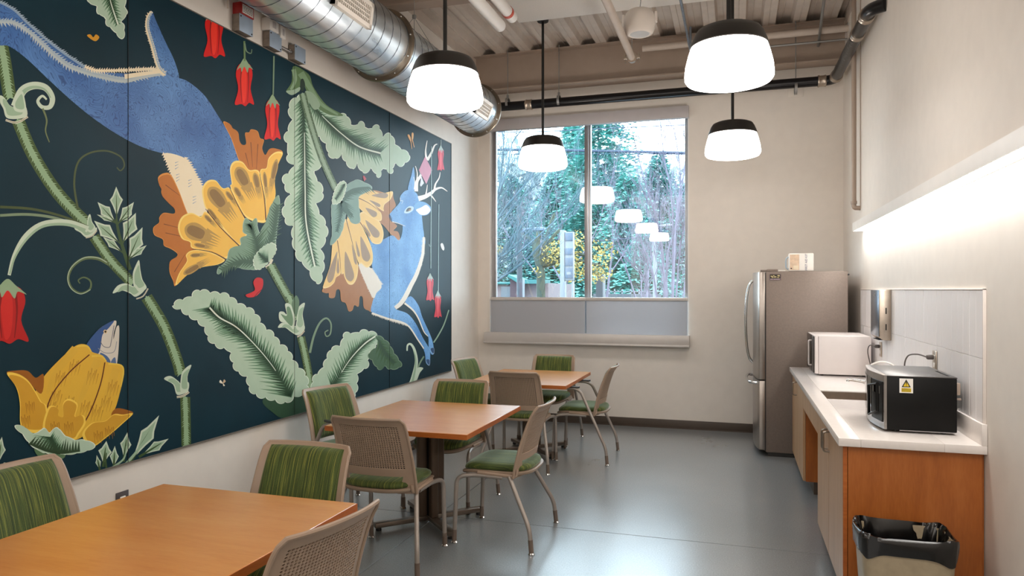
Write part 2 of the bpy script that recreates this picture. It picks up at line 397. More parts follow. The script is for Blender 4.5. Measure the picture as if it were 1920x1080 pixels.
for sx in (-1, 1):
    MB().box(-.985 + sx * .06 - .02, -.985 + sx * .06 + .02, 7.105, 7.135, 3.885, 3.915, bev=.003).tube([(-.985 + sx * .065, 7.12, 3.85), (-.985 + sx * .065, 7.12, 3.95)], .006, 8).build('clamp_bolt', M_STEEL, t)
MB().tube([(-.985, 7.12, 3.94), (-.985, 7.12, ZD)], .005, 6).build('rod', M_ROD, t)
pipe_thing('beam_pipe', [(-1.0, 8.08, 4.3), (XR, 8.08, 4.3)], .036, M_DECK, 'beige pipe running sideways along the top of the back beam', 'pipe')
pipe_thing('thin_conduit', [(-.47, YF, 4.18), (-.47, 7.95, 4.18), (-.47, 7.95, 4.44)], .013, M_GALV, 'thin grey conduit hung along the deck between the two rows of lamps', 'conduit')
pipe_thing('flex_conduit', [at(1549, -40, 6.2), at(1545, 0, 6.7), at(1534, 88, 7.7), at(1531, 105, 7.9), at(1523, 128, 7.98), at(1518, 150, 8.02)], .014, M_ROD, 'grey conduit with a flexible end coming down to the back wall near the corner', 'conduit', rad=.1)
pipe_thing('cross_conduit', [(-.05, 8.12, 4.2), (XR, 8.12, 4.2)], .012, M_ROD, 'thin grey conduit crossing the back beam web above the black pipe', 'conduit')
def drop_rod(px, y0, y1, Y, lab):
    a = at_y(px, y1, Y); z1 = a.z; x = a.x
    t = thing('hanger_rod', lab, 'hanger', (x, Y, z1))
    MB().tube([(x, Y, z1 + .02), (x, Y, ZD + .01)], .006, 6).build('rod', M_ROD, t)
    MB().lathe([(.058, -.014), (.066, -.014), (.066, .014), (.058, .014), (.058, -.014)], (0, 0, 0), 20, Matrix.Translation((x, Y, z1 - .05)) @ Matrix.Rotation(PI / 2, 4, 'Y')).box(x - .012, x + .012, Y - .012, Y + .012, z1 + .008, z1 + .05, bev=.004).build('clevis', M_ROD, t)
PY, PZ = 8.17, 3.80
drop_rod(952, 95, 186, PY, 'thin threaded rod holding the black pipe beside the open duct end')
drop_rod(1048, 80, 181, PY, 'thin threaded rod holding the black pipe above the window centre')
drop_rod(1492, 45, 157, PY, 'thin threaded rod holding the black pipe at the corner above the fridge')
t = thing('drain_pipe', 'black iron drain pipe along the back wall turning forward above the fridge', 'pipe', (-1, PY, PZ))
M_IRON = plain('black_iron', '100F12', .28, .2, vary=.2, bump=.05, bscale=90)
px0, px1 = -2.9, .985
MB().tube(fillet([(px0, PY, PZ), (px1, PY, PZ), (px1 + .02, 6.2, PZ), (XR - .002, 6.12, PZ)], .11, 8), .052, 20).build('pipe_run', M_IRON, t)
def collar(c, axis, name='pipe_collar'):
    R = {'X': Matrix.Rotation(PI / 2, 4, 'Y'), 'Y': Matrix.Rotation(PI / 2, 4, 'X')}[axis]
    MB().lathe([(.05, -.04), (.06, -.04), (.063, -.03), (.057, -.02), (.057, .02), (.063, .03), (.06, .04), (.05, .04)], (0, 0, 0), 24, Matrix.Translation(c) @ R).build(name, M_STEEL, t)
for px in (992, 1541): collar(Vector((at_y(px, 190, PY).x, PY, PZ)), 'X')
collar(Vector((px1 + .002, 8.02, PZ)), 'Y'); collar(Vector((px1 + .018, 6.33, PZ)), 'Y'); collar(Vector((px1 + .014, 6.75, PZ)), 'Y')
random.seed(5); tx = MB()
yy = 6.85
while yy < 7.75:                                      # faded stencil specks along the pipe
    for q in range(3):
        a = math.radians(215 + random.uniform(-22, 22)); h = random.uniform(.012, .03)
        c = Vector((px1 + .01 + .0525 * math.cos(a), yy, PZ + .0525 * math.sin(a))); tv = Vector((-math.sin(a), 0, math.cos(a)))
        b = Vector((0, random.uniform(.004, .009), 0)); tx.poly([c - tv * h / 2, c + b - tv * h / 2, c + b + tv * h / 2, c + tv * h / 2])
    yy += random.uniform(.02, .034)
tx.build('stencil_marks', plain('stencil_paint', '8E8C8A', .7), t, smooth=False, kind='stuff')
# speaker
c = Vector((-.83, 6.5, 3.9))
t = thing('ceiling_speaker', 'white bell-shaped pendant speaker hanging from the deck between the lamps', 'speaker', c)
M_SPK = plain('speaker_white', 'E7DED5', .5, vary=.02)
MB().lathe([(.085, .004), (.1, 0), (.12, .012), (.135, .05), (.143, .1), (.14, .15), (.125, .19), (.1, .215), (.04, .225), (0, .225)], c, 32).build('speaker_body', M_SPK, t)
MB().lathe([(0, .006), (.08, .006), (.086, .003)], c, 32).build('grille', plain('speaker_grille', 'C9C9C8', .6), t)
for s in (-1, 1): MB().box(c.x + s * .145 - .012, c.x + s * .145 + .012, c.y - .025, c.y + .025, c.z + .1, c.z + .19, bev=.005).build('ear', M_SPK, t)
MB().tube([(c.x, c.y, c.z + .22), (c.x + .01, c.y, c.z + .3), (c.x, c.y, ZD)], .004, 6).build('hanging_cable', M_ROD, t)
# ------------------------------------------------------------------ boxes on the mural wall
def box_at(y, z, wy, hz, dp, lab, kind='junction_box'):
    t = thing(kind, lab, 'junction box', (XL, y, z))
    MB().box(XL, XL + dp - .003, y, y + wy, z, z + hz, bev=.003).build('box_body', plain('box_side', '8C8176', .5, .5, vary=.2, scale=30), t)
    MB().box(XL + dp - .004, XL + dp, y - .001, y + wy + .001, z - .001, z + hz + .001, bev=.0015).build('cover_plate', plain('cover_blue_grey', '9DAEC0', .45, .15, vary=.08), t)
    for a, b in ((.012, hz - .014), (wy - .012, .012)): MB().lathe([(0, .003), (.005, .002), (.006, 0)], (0, 0, 0), 8, Matrix.Translation((XL + dp, y + a, z + b)) @ Matrix.Rotation(PI / 2, 4, 'Y')).build('screw', M_BLACK, t)
    return t
BZ = 3.255
b1 = box_at(3.83, BZ, .13, .11, .06, 'grey square junction box under the red alarm box')
b2 = box_at(4.14, BZ, .13, .108, .06, 'grey square junction box under the two white sensor boxes')
b3 = box_at(4.43, BZ, .13, .108, .06, 'grey square junction box alone at the end of a short bright conduit')
o = MB().tube([(XL + .03, 4.27, BZ + .05), (XL + .03, 4.43, BZ + .05)], .011, 12).tube([(XL + .03, 4.405, BZ + .05), (XL + .03, 4.43, BZ + .05)], .016, 12).build('short_conduit', M_CHROME)
tag(o, 'short bright conduit joining two grey junction boxes on the mural wall', 'conduit')
t = thing('alarm_box', 'small red fire alarm module with white label above a grey box', 'alarm box', (XL, 3.84, BZ + .126))
MB().box(XL, XL + .065, 3.835, 3.965, BZ + .112, BZ + .185, bev=.003).build('red_body', plain('alarm_red', '9E1F1B', .4), t)
MB().box(XL + .065, XL + .066, 3.85, 3.955, BZ + .12, BZ + .176).build('label_plate', M_WHITE, t, smooth=False)
lt = MB(); random.seed(3)
for k in range(5):
    y = 3.858
    while y < 3.945:
        l = random.uniform(.008, .02); lt.box(XL + .066, XL + .0663, y, min(y + l, 3.948), BZ + .129 + k * .009, BZ + .133 + k * .009); y += l + .005
lt.build('label_print', plain('print_grey', '6E6A6C', .7), t, smooth=False, kind='stuff')
for (y, wy, h, dz, lab) in ((4.125, .1, .085, .11, 'white module box above the middle grey box, the wider of two'), (4.25, .055, .085, .095, 'slim white module box beside the wider one')):
    t = thing('sensor_box', lab, 'sensor box', (XL, y, BZ + dz))
    MB().box(XL, XL + .07, y, y + wy, BZ + dz, BZ + dz + h, bev=.004).build('box_body', M_WHITE, t)
    MB().box(XL + .07, XL + .0705, y + wy * .3, y + wy * .7, BZ + dz + .02, BZ + dz + .065).build('print_panel', plain('print_pale', 'C9C4C2', .6), t, smooth=False)
    MB().tube(cr([(XL + .03, y + wy / 2, BZ + dz + h - .002), (XL + .035, y + wy / 2, BZ + dz + h + .03), (XL + .02, y + wy / 2 + .005, ZD - .12)], 5), .006, 8).build('cable', M_WALL, t)
o = MB()
for k in range(5): o.tube(cr([(XL + .03 + .004 * k, 3.86 + .022 * k, BZ + .2), (XL + .05, 3.86 + .024 * k, BZ + .25), (XL + .02, 3.84 + .02 * k, BZ + .42)], 5), .003, 6)
tag(o.build('alarm_wires', M_WALL), 'bundle of thin beige wires rising from the red alarm box', 'wires')
o = MB().tube(cr([(XL + .02, 3.77, BZ + .12), (XL + .025, 3.76, BZ + .22), (XL + .02, 3.76, BZ + .6)], 6), .007, 8).box(XL, XL + .04, 3.74, 3.78, BZ + .2, BZ + .235, bev=.004)
tag(o.build('wire_drop', M_DECK), 'beige cable with a clip beside the red alarm box', 'cable')
# wall outlet under the mural
t = thing('wall_outlet', 'dark outlet plate with white socket low on the wall below the mural', 'outlet', (XL, 2.96, .43))
MB().box(XL, XL + .006, 2.93, 3.01, .425, .54, bev=.002).build('plate', plain('outlet_grey', '5B5556', .45, .4), t)
MB().box(XL + .006, XL + .01, 2.953, 2.987, .45, .515, bev=.003).build('socket', M_WHITE, t)
o = MB().box(0, .16, 0, .01, 0, .1, bev=.003, M=Matrix.Translation((at_y(1477, 178, YB).x, YB - .01, at_y(1477, 183, YB).z))).build('wall_plate', M_WALL)
tag(o, 'small blank wall plate just under the black pipe, above the blank wall', 'wall plate')
# ------------------------------------------------------------------ painted mural: real flat paint films on four boards
MX = XL + .02
def wall_pt(px, py):
    p = at_x(px, py, MX); return (p.y, min(3.239, max(.691, p.z)))    # paint ends at the board edge
def m_paint():
    t = NT('mural_paint'); p = t.principled(Roughness=.5, **{'Specular__IOR__Level': .2}); a = t.n('Attribute', _attribute_name='paint')
    v = t.coord(); n = t.n('TexNoise', Scale=14.0, Detail=5.0); t.l(v, n.inputs['Vector'])
    m = t.n('MixRGB', Fac=.15, _blend_type='SOFT_LIGHT'); t.l(a.outputs['Color'], m.inputs[1]); t.l(n.outputs[0], m.inputs[2])
    t.l(m.outputs[0], p.inputs['Base Color']); return t.m
M_PAINT = m_paint()
def m_hide(name, lo, hi, line):
    t = NT(name); p = t.principled(Roughness=.5, **{'Specular__IOR__Level': .3}); v = t.coord((1, 1, 1))
    n = t.n('TexNoise', Scale=5.5, Detail=1.5, Distortion=2.6); t.l(v, n.inputs['Vector'])
    mu = t.n('Math', _operation='MULTIPLY'); mu.inputs[1].default_value = 26.0; t.l(n.outputs[0], mu.inputs[0])
    fr = t.n('Math', _operation='PINGPONG'); fr.inputs[1].default_value = 1.0; t.l(mu.outputs[0], fr.inputs[0])
    n2 = t.n('TexNoise', Scale=2.0, Detail=3.0); t.l(v, n2.inputs['Vector'])
    base = t.ramp(n2.outputs[0], [(.35, lo), (.65, hi)]); ln = t.ramp(fr.outputs[0], [(.0, (.75,) * 3 + (1,)), (.16, (.5,) * 3 + (1,)), (.3, (0,) * 3 + (1,))])
    m = t.n('MixRGB'); t.l(ln, m.inputs[0]); t.l(base, m.inputs[1]); m.inputs[2].default_value = lin(line)
    t.l(m.outputs[0], p.inputs['Base Color']); return t.m
M_BOARD = plain('mural_ground', '0E2D38', .5, vary=.15, scale=2.2, spec=.16)
t = thing('mural', 'large dark wall mural of blue deer among yellow flowers and leafy stems', 'mural', (XL, 4.5, .69))
seams = [1.5, 2.99, 4.478, 5.97, 7.472]
for a, b in zip(seams, seams[1:]): MB().box(XL + .002, MX, a + .001, b - .001, .69, 3.24, bev=.0012, seg=1).build('panel', M_BOARD, t, smooth=False)
MURAL = t; LAYER = [0]
class Art:
    def __init__(s, ox=0, oy=0, sc_=1.0): s.o = (ox, oy, sc_); s.V = []; s.F = []; s.K = []
    def frame(s, ox, oy, sc_): s.o = (ox, oy, sc_); return s
    def px(s, pts): return [Vector((s.o[0] + p[0] / s.o[2], s.o[1] + p[1] / s.o[2])) for p in pts]
    def up(s): LAYER[0] += 1
    def _fill(s, P, col):
        if len(P) < 3: return
        tris = tessellate_polygon([[Vector((p.x, p.y, 0)) for p in P]]); n = len(s.V); x = MX + .0002 + LAYER[0] * .000006
        for p in P: s.V.append((x,) + wall_pt(p.x, p.y))
        for tr in tris: s.F.append((n + tr[0], n + tr[1], n + tr[2])); s.K.append(lin(col))
    def blob(s, pts, col, n=5, raw=False, sharp=False, up=True):
        if up: s.up()
        P = pts if raw else s.px(pts); s._fill(P if sharp else cr(P, n, True), col); return s
    def line(s, pts, w0, w1, col, n=6, up=True, mid=None, raw=False):
        if up: s.up()
        P = cr(pts if raw else s.px(pts), n); k = 1 if raw else s.o[2]; N = len(P); L, R = [], []
        for i, p in enumerate(P):
            d = (P[min(N - 1, i + 1)] - P[max(0, i - 1)]); d = d.normalized() if d.length > 1e-6 else Vector((1, 0)); q = Vector((-d.y, d.x)); u = i / (N - 1)
            w = (w0 + (w1 - w0) * u) if mid is None else (w0 * (1 - u) ** 2 + 2 * mid * u * (1 - u) * 1.0 + w1 * u * u)
            L.append(p + q * w / k / 2); R.append(p - q * w / k / 2)
        for i in range(N - 1): s._fill([L[i], L[i + 1], R[i + 1], R[i]], col)
        return s
    def fringe(s, pts, ln, w, col, side=1, lean=.6, n=6, up=True):  # row of little hair points along a path
        if up: s.up()
        P = cr(s.px(pts), n); k = s.o[2]; acc = 0; step = w / k; rnd = random.Random(len(s.F))
        for a, b in zip(P, P[1:]):
            d = b - a; l = d.length
            if l < 1e-6: continue
            d /= l; q = Vector((-d.y, d.x)) * side
            while acc < l:
                c = a + d * acc; h = ln / k * rnd.uniform(.7, 1.2)
                s._fill([c - d * step * .6, c + d * step * .6, c + q * h + d * h * lean], col); acc += step
            acc -= l
        return s
    def stem(s, pts, wd, lo='465A30', hi='93B08A'):
        s.line(pts, wd, wd * .95, lo); P = pts
        s.line(P, wd * .42, wd * .42, hi)
        s.fringe(P, wd * .38, wd * .22, hi, 1, .9); s.fringe(P, wd * .38, wd * .22, hi, -1, .9, up=False)
        return s
    def leaf(s, outline, mid, per=22, amp=7, rim='DCE8D8', light='B2CAB2', midc='6F9374', dark='2E4A32', vein='DFE9D8', spikes=26, reach=.72):
        k = s.o[2]; P = cr(s.px(outline), 8, True); M = cr(s.px(mid), 10)
        A = sum(a.x * b.y - b.x * a.y for a, b in zip(P, P[1:] + P[:1])); sg = 1 if A > 0 else -1
        N = len(P)
        dense = []
        for i in range(N):
            for j in range(3): dense.append(P[i].lerp(P[(i + 1) % N], j / 3))
        N = len(dense)
        def near(p): return min(M, key=lambda m: (m - p).length)
        def clean(R):
            A1 = abs(sum(p.x * q.y - q.x * p.y for p, q in zip(R, R[1:] + R[:1])))
            return abs(A1 - sum(abs((R[t[1]] - R[t[0]]).cross(R[t[2]] - R[t[0]])) for t in tessellate_polygon([[Vector((p.x, p.y, 0)) for p in R]]))) < .02 * A1
        for f in (1, .8, .6, .4, .2, .05):            # scalloped edge, flatter where the outline would cross itself
            Q = []; L = 0
            for i in range(N):
                d = dense[(i + 1) % N] - dense[i - 1]; d = d.normalized() if d.length > 1e-6 else Vector((1, 0)); q = Vector((d.y, -d.x)) * sg
                Q.append(dense[i] + q * amp * f / k * abs(math.sin(PI * L / (per / k))) ** .6); L += (dense[(i + 1) % N] - dense[i]).length
            I = []
            for q in Q:
                d = near(q) - q; I.append(q + d.normalized() * min(4.2 / k if k > 1 else 3.2, d.length * .5) if d.length > 1e-6 else q)
            if clean(Q) and clean(I): break
        s.blob(Q, rim, raw=True, sharp=True); s.blob(I, light, raw=True, sharp=True)
        def reachd(o, d):
            best = None
            for a, b in zip(dense, dense[1:] + dense[:1]):
                e = b - a; den = d.x * e.y - d.y * e.x
                if abs(den) < 1e-9: continue
                w_ = a - o; tt = (w_.x * e.y - w_.y * e.x) / den; uu = (w_.x * d.y - w_.y * d.x) / den
                if tt > 0 and 0 <= uu <= 1 and (best is None or tt < best): best = tt
            return best or 0
        rnd = random.Random(len(s.F))
        for col, f, cnt, wd in ((midc, reach, spikes, .75), (dark, reach * .56, int(spikes * 1.5), .7)):
            s.up()
            for i in range(cnt):
                u = (i + .5) / cnt * (len(M) - 2); j = int(u); p = M[j].lerp(M[j + 1], u - j); d = (M[j + 1] - M[j]).normalized()
                for sd in (1, -1):
                    q = (Vector((-d.y, d.x)) * sd * .85 + d * .55).normalized()
                    h = reachd(p, q) * f * rnd.uniform(.8, 1.08); st = (M[-1] - M[0]).length / cnt * wd
                    s._fill([p - d * st, p + d * st, p + q * h + d * st * .6], col)
        if vein: s.line(M[len(M) // 5:], 1.2, 3.2, vein, raw=True, n=1)
        return s
    def build(s, name, mat=None):
        me = bpy.data.meshes.new(name); me.from_pydata([Vector(v) - Vector(MURAL['origin']) for v in s.V], [], s.F)
        at_ = me.color_attributes.new('paint', 'FLOAT_COLOR', 'CORNER'); i = 0
        for k in s.K:
            for _ in range(3): at_.data[i].color = k; i += 1
        me.materials.append(mat or M_PAINT); o = bpy.data.objects.new(name, me); C.objects.link(o); o.parent = MURAL; return o
RIM, LITE, MIDG, DRK, CREAM = 'C6D5C0', '9AB598', '6C8C6A', '3F5530', 'F2E4C4'
def node(a, ring, left, right):                       # horned joint on a stem
    for h in (left, right):
        a.blob(h, RIM); c = sum((Vector(p) for p in h), Vector((0, 0))) / len(h)
        a.blob([tuple(c + (Vector(p) - c) * .72) for p in h], LITE)
    a.line(ring, 9, 9, 'D9D6C0', n=3)
    a.line(ring, 2, 2, '5A5A42', n=3)
# --- far stem on the left
a = Art(0, 0, 2.4)
a.stem([(2, 190), (20, 280), (38, 400), (45, 440)], 62)
a.stem([(80, 540), (150, 700), (260, 870), (395, 1010)], 58)
a.line([(70, 480), (100, 410), (150, 385), (205, 395), (235, 440), (225, 480), (190, 482), (170, 455), (190, 432), (210, 448)], 44, 8, RIM, mid=20); a.line([(75, 480), (105, 415), (150, 392), (200, 402), (228, 440)], 26, 5, LITE, mid=10)
a.line([(192, 488), (210, 540), (205, 590), (222, 640)], 9, 4, '6E7A52')
node(a, [(25, 540), (75, 552), (125, 525)], [(0, 430), (20, 440), (45, 475), (70, 480), (110, 470), (122, 520), (80, 535), (30, 530), (15, 490), (0, 460)], [(60, 470), (80, 430), (100, 410), (110, 440), (115, 500), (70, 500)])
a.frame(140, 340, 3.857)
a.stem([(140, 400), (250, 560), (370, 690), (420, 740)], 78)
a.frame(0, 440, 2.348)
a.stem([(645, 275), (720, 400), (775, 540), (795, 615)], 52)
a.stem([(815, 715), (818, 820), (820, 930)], 44)
a.frame(140, 340, 3.857)
node(a, [(80, 408), (125, 395), (160, 355)], [(0, 300), (50, 330), (95, 355), (130, 345), (160, 335), (150, 375), (85, 405), (40, 370), (0, 345)], [(90, 320), (95, 260), (112, 238), (125, 290), (150, 335), (120, 370), (90, 355)])
node(a, [(445, 850), (495, 830), (530, 775)], [(275, 810), (310, 755), (370, 738), (430, 760), (455, 740), (510, 760), (495, 800), (440, 835), (400, 810), (340, 790)], [(425, 750), (420, 670), (440, 610), (465, 570), (475, 640), (490, 710), (520, 770), (470, 800), (440, 770)])
a.frame(0, 440, 2.348)
node(a, [(778, 715), (805, 710), (832, 692)], [(722, 635), (750, 622), (785, 645), (800, 660), (830, 650), (825, 690), (780, 705), (762, 660)], [(795, 640), (805, 600), (842, 573), (825, 625), (828, 690), (795, 690)])
a.build('painted_stem')
a = Art(0, 0, 1)
a.line([(146, 392), (139, 345), (146, 305), (168, 287), (200, 283), (226, 294), (233, 310), (226, 320), (219, 314)], 4, 2, '4F5B38')
a.line([(0, 388), (60, 392), (118, 406), (165, 425)], 5, 4, '4A5632'); a.line([(0, 404), (50, 402), (100, 408), (150, 424)], 5, 5, '7D9072')
a.line([(165, 430), (125, 417), (80, 420), (48, 442), (27, 478), (17, 516)], 12, 6, RIM); a.line([(160, 432), (125, 421), (82, 424), (52, 446), (29, 480), (18, 514)], 6, 3, LITE)
a.frame(0, 440, 2.348)
a.line([(480, 130), (430, 105), (370, 105), (320, 140), (300, 190), (315, 235), (355, 258), (395, 240), (398, 205), (370, 188), (345, 200), (352, 215)], 16, 5, '5E6F49', mid=9); a.line([(470, 122), (430, 102), (370, 102), (317, 140), (298, 190), (313, 237), (355, 261), (398, 242)], 4, 3, 'AEBFA6')
a.build('painted_tendril')
a = Art(140, 340, 3.857)
def leaflet(base, tip, w, notch=True):
    b, t_ = Vector(base), Vector(tip); d = t_ - b; q = Vector((-d.y, d.x)).normalized() * w
    pts = [b, b + d * .35 + q * .7, b + d * .55 + q * 1.25, b + d * .68 + q * .7, t_, b + d * .68 - q * .7, b + d * .55 - q * 1.25, b + d * .35 - q * .7] if notch else [b, b + d * .4 + q, t_, b + d * .4 - q]
    a.blob([tuple(p) for p in pts], RIM, sharp=True); c = b + d * .5
    a.blob([tuple(c + (p - c) * .74) for p in pts], LITE, sharp=True); a.line([tuple(b - d * .12), tuple(b + d * .4), tuple(b + d * .72)], 12, 2, DRK)
a.line([(300, 270), (320, 380), (360, 520), (400, 640)], 16, 30, DRK)
for b, tp, w in (((303, 250), (300, 38), 38), ((290, 290), (165, 150), 34), ((318, 300), (428, 150), 34), ((295, 300), (160, 240), 14), ((330, 290), (412, 240), 14), ((318, 440), (140, 285), 42), ((350, 440), (442, 228), 46), ((340, 510), (205, 402), 24), ((390, 560), (490, 332), 44), ((395, 560), (520, 462), 22)): leaflet(b, tp, w)
a.build('painted_sprig'); a = Art(0, 440, 2.348)
for b, tp, w in (((455, 1010), (468, 908), 24), ((545, 985), (560, 870), 20), ((585, 985), (700, 795), 26), ((625, 970), (742, 898), 18), ((440, 1040), (425, 970), 10), ((500, 1030), (505, 930), 16)): leaflet(b, tp, w)
a.line([(470, 1040), (465, 1000), (468, 960)], 10, 4, DRK); a.line([(495, 1025), (545, 985), (556, 930)], 10, 4, LITE); a.line([(555, 1010), (620, 930), (680, 830)], 14, 5, LITE)
a.build('painted_sprig'); a = Art(0, 440, 2.348)
for b, tp, w in (((-10, 1010), (8, 890), 20), ((-10, 1035), (52, 1000), 12)): leaflet(b, tp, w)
a.build('painted_sprig')
# --- deer entering the flower (its hind half)
body = [(-20, 198), (-140, 112), (-240, 48), (-350, 46), (-430, 92), (-470, 70), (-390, 0), (-270, -46), (-140, -38), (-20, 5), (60, 42), (120, 100), (200, 170), (290, 240), (380, 300), (440, 322), (560, 330), (690, 330), (735, 335), (800, 350), (850, 370), (920, 430), (980, 520), (1040, 620), (1075, 715), (1065, 800), (1035, 850), (980, 860), (915, 850), (870, 770), (830, 710), (740, 692), (640, 662), (540, 612), (430, 540), (330, 460), (220, 360), (120, 265), (40, 208)]
tail = [(740, 345), (715, 305), (688, 215), (662, 130), (664, 80), (683, 50), (700, 90), (740, 180), (785, 275), (803, 355)]
a = Art(0, 0, 2.4); a.blob(body, '3E6396'); a.blob(tail, '34588C'); a.build('painted_deer_hide', m_hide('deer_hide_dark', '335F9E', '5C8AC4', '1E3B6C'))
a = Art(0, 0, 2.4)
a.blob([(738, 690), (765, 760), (800, 860), (840, 960), (930, 960), (910, 850), (870, 770), (832, 712)], CREAM)
a.fringe([(738, 690), (765, 760), (800, 860), (840, 960)], 14, 12, CREAM, 1, .4); a.fringe([(832, 712), (870, 770), (915, 860)], 16, 12, CREAM, -1, .5)
for p in ((795, 745), (855, 825), (875, 900), (800, 800)):
    for k in range(3): a.line([(p[0] - 8, p[1] + 14 * k - 12), (p[0] + 8, p[1] + 12 * k - 18)], 3, 1, '7F99B5', n=2, up=False)
top = [(-300, 0), (-150, 20), (-10, 92), (60, 100), (140, 150), (220, 225), (300, 290), (380, 322), (470, 345), (560, 360), (640, 340), (740, 322)]
a.line(top, 8, 30, 'B9C4C4', mid=18); a.fringe(top, 22, 14, 'B9C4C4', 1, .6); a.fringe(top, 20, 14, 'A9BAC4', -1, .6)
up2 = [(380, 300), (440, 318), (560, 316), (690, 312), (742, 330)]
a.line(up2, 6, 16, CREAM); a.fringe(up2, 14, 11, CREAM, 1, .5); a.fringe(up2, 14, 11, CREAM, -1, .5); a.line([(560, 345), (660, 330), (740, 322)], 22, 10, CREAM)
a.fringe([(-10, 5), (60, 42), (120, 100), (200, 170), (290, 240), (380, 300)], 13, 11, '9DB0BF', -1, .7); a.line([(-10, 8), (60, 45), (120, 103), (200, 173), (290, 243), (380, 303)], 6, 8, '8CA3BA')
tl = [(742, 335), (712, 300), (688, 215), (663, 130), (665, 80), (683, 52)]
a.line(tl, 16, 12, CREAM, mid=22); a.fringe(tl, 13, 11, CREAM, -1, .5); a.fringe(tl, 13, 11, 'A9BDC9', 1, .5)
a.build('painted_deer_fur')
# --- big yellow flower with orange back petals
a = Art(270, 200, 3.0)
OR, ORL, YE, YL, TAN = 'BC722A', 'DA9440', 'DDAE4B', 'E8C263', '8F7040'
lo_ = [(150, 382), (112, 374), (80, 395), (82, 430), (97, 460), (100, 495), (140, 540), (172, 572), (168, 602), (112, 597), (86, 622), (84, 652), (52, 680), (58, 722), (104, 746), (112, 782), (150, 800), (186, 826), (184, 850), (146, 878), (143, 930), (163, 980), (178, 1006), (240, 900), (300, 800), (300, 700), (245, 600), (195, 470)]
ro_ = [(445, 88), (480, 96), (496, 120), (526, 142), (534, 190), (550, 214), (574, 208), (568, 150), (590, 145), (602, 128), (638, 138), (652, 176), (674, 188), (664, 236), (684, 274), (708, 240), (742, 236), (780, 262), (720, 345), (640, 372), (560, 345), (532, 300), (490, 180)]
for o_ in (lo_, ro_):
    a.blob(o_, ORL); c = sum((Vector(p) for p in o_), Vector((0, 0))) / len(o_); a.blob([tuple(c + (Vector(p) - c) * .965) for p in o_], OR)
for L in ([(120, 440), (200, 500)], [(110, 660), (230, 690)], [(120, 710), (260, 740)], [(170, 930), (230, 830)], [(600, 200), (610, 340)], [(640, 210), (632, 350)], [(570, 260), (590, 340)]): a.line(L, 5, 2, '7E4A1C', n=3)
a.build('painted_back_petals')
# petals (drawn after the deer's leg)
a = Art(270, 200, 3.0)
def petal(pts, ov, rim='FBDC7C', fill='F2C052'):
    a.blob(pts, rim); c = sum((Vector(p) for p in pts), Vector((0, 0))) / len(pts)
    a.blob([tuple(c + (Vector(p) - c) * .93) for p in pts], fill)
    for (p, q, w) in ov:
        p, q = Vector(p), Vector(q); d = q - p; nrm = Vector((-d.y, d.x)).normalized() * w
        a.blob([tuple(p - d * .04), tuple(p + d * .12 + nrm * .8), tuple(p + d * .45 + nrm), tuple(q + nrm * .4), tuple(q - nrm * .4), tuple(p + d * .45 - nrm), tuple(p + d * .12 - nrm * .8)], 'B9954F')
        a.blob([tuple(p + d * .06), tuple(p + d * .2 + nrm * .55), tuple(p + d * .7 + nrm * .5), tuple(p + d * .7 - nrm * .5), tuple(p + d * .2 - nrm * .55)], TAN)
        a.up()
        for k in range(5):
            o_ = nrm * (k - 2) / 2.6; a._fill(a.px([tuple(q * 1 + o_ - nrm * .2 - d * .25), tuple(q + o_ + nrm * .2 - d * .25), tuple(q + o_ * .7 + d * .42)]), 'B9954F')
petal([(178, 1006), (195, 940), (240, 870), (235, 835), (265, 810), (330, 808), (400, 830), (455, 860), (415, 888), (320, 905), (245, 945)], [((225, 940), (330, 880), 20), ((262, 838), (330, 832), 12)])
petal([(272, 797), (258, 762), (212, 742), (190, 680), (212, 620), (265, 597), (318, 618), (345, 590), (400, 640), (480, 720), (548, 790), (455, 858), (380, 822)], [((235, 680), (370, 740), 48), ((283, 775), (360, 790), 13), ((342, 612), (390, 660), 12)])
petal([(345, 570), (328, 500), (330, 450), (360, 415), (402, 415), (432, 450), (450, 460), (478, 455), (505, 490), (560, 610), (585, 700), (548, 790), (450, 690), (375, 590)], [((370, 460), (470, 590), 42), ((462, 478), (510, 540), 13), ((362, 575), (420, 650), 11)])
petal([(485, 450), (492, 430), (483, 350), (505, 308), (552, 310), (590, 355), (630, 355), (652, 380), (680, 520), (688, 640), (640, 650), (570, 620), (520, 530)], [((525, 345), (590, 470), 36), ((622, 375), (645, 480), 18), ((510, 455), (550, 520), 15)])
petal([(652, 366), (688, 345), (700, 290), (740, 255), (780, 262), (752, 330), (735, 420), (737, 510), (690, 640), (682, 520)], [((676, 370), (688, 480), 11), ((745, 300), (715, 440), 16)])
for L in ([(270, 800), (380, 818), (458, 858)], [(345, 575), (430, 680), (548, 795)], [(480, 455), (530, 560), (575, 640)], [(650, 380), (676, 520), (685, 640)]): a.line(L, 3, 7, '5A2A12', n=4)
a.build('painted_petals')
a = Art(270, 200, 3.0)
cal = [(415, 942), (420, 905), (460, 872), (485, 800), (540, 782), (543, 742), (580, 722), (555, 698), (568, 628), (600, 650), (630, 630), (640, 690), (652, 712), (664, 690), (690, 642), (715, 560), (756, 500), (760, 580), (746, 700), (735, 790), (700, 850), (640, 912), (560, 912), (480, 896)]
a.leaf(cal, [(650, 890), (640, 800), (610, 700), (590, 660)], per=60, amp=3, rim='9FB7A6', light='7C9A82', midc='5E7C60', dark='3C5640', vein=None, spikes=20)
for e in ([(650, 860), (720, 740), (750, 560)], [(640, 880), (540, 870), (440, 920)]):
    a.line(e, 26, 4, '4A6450'); a.fringe(e, 40, 16, '4A6450', 1, .8); a.fringe(e, 40, 16, '4A6450', -1, .8)
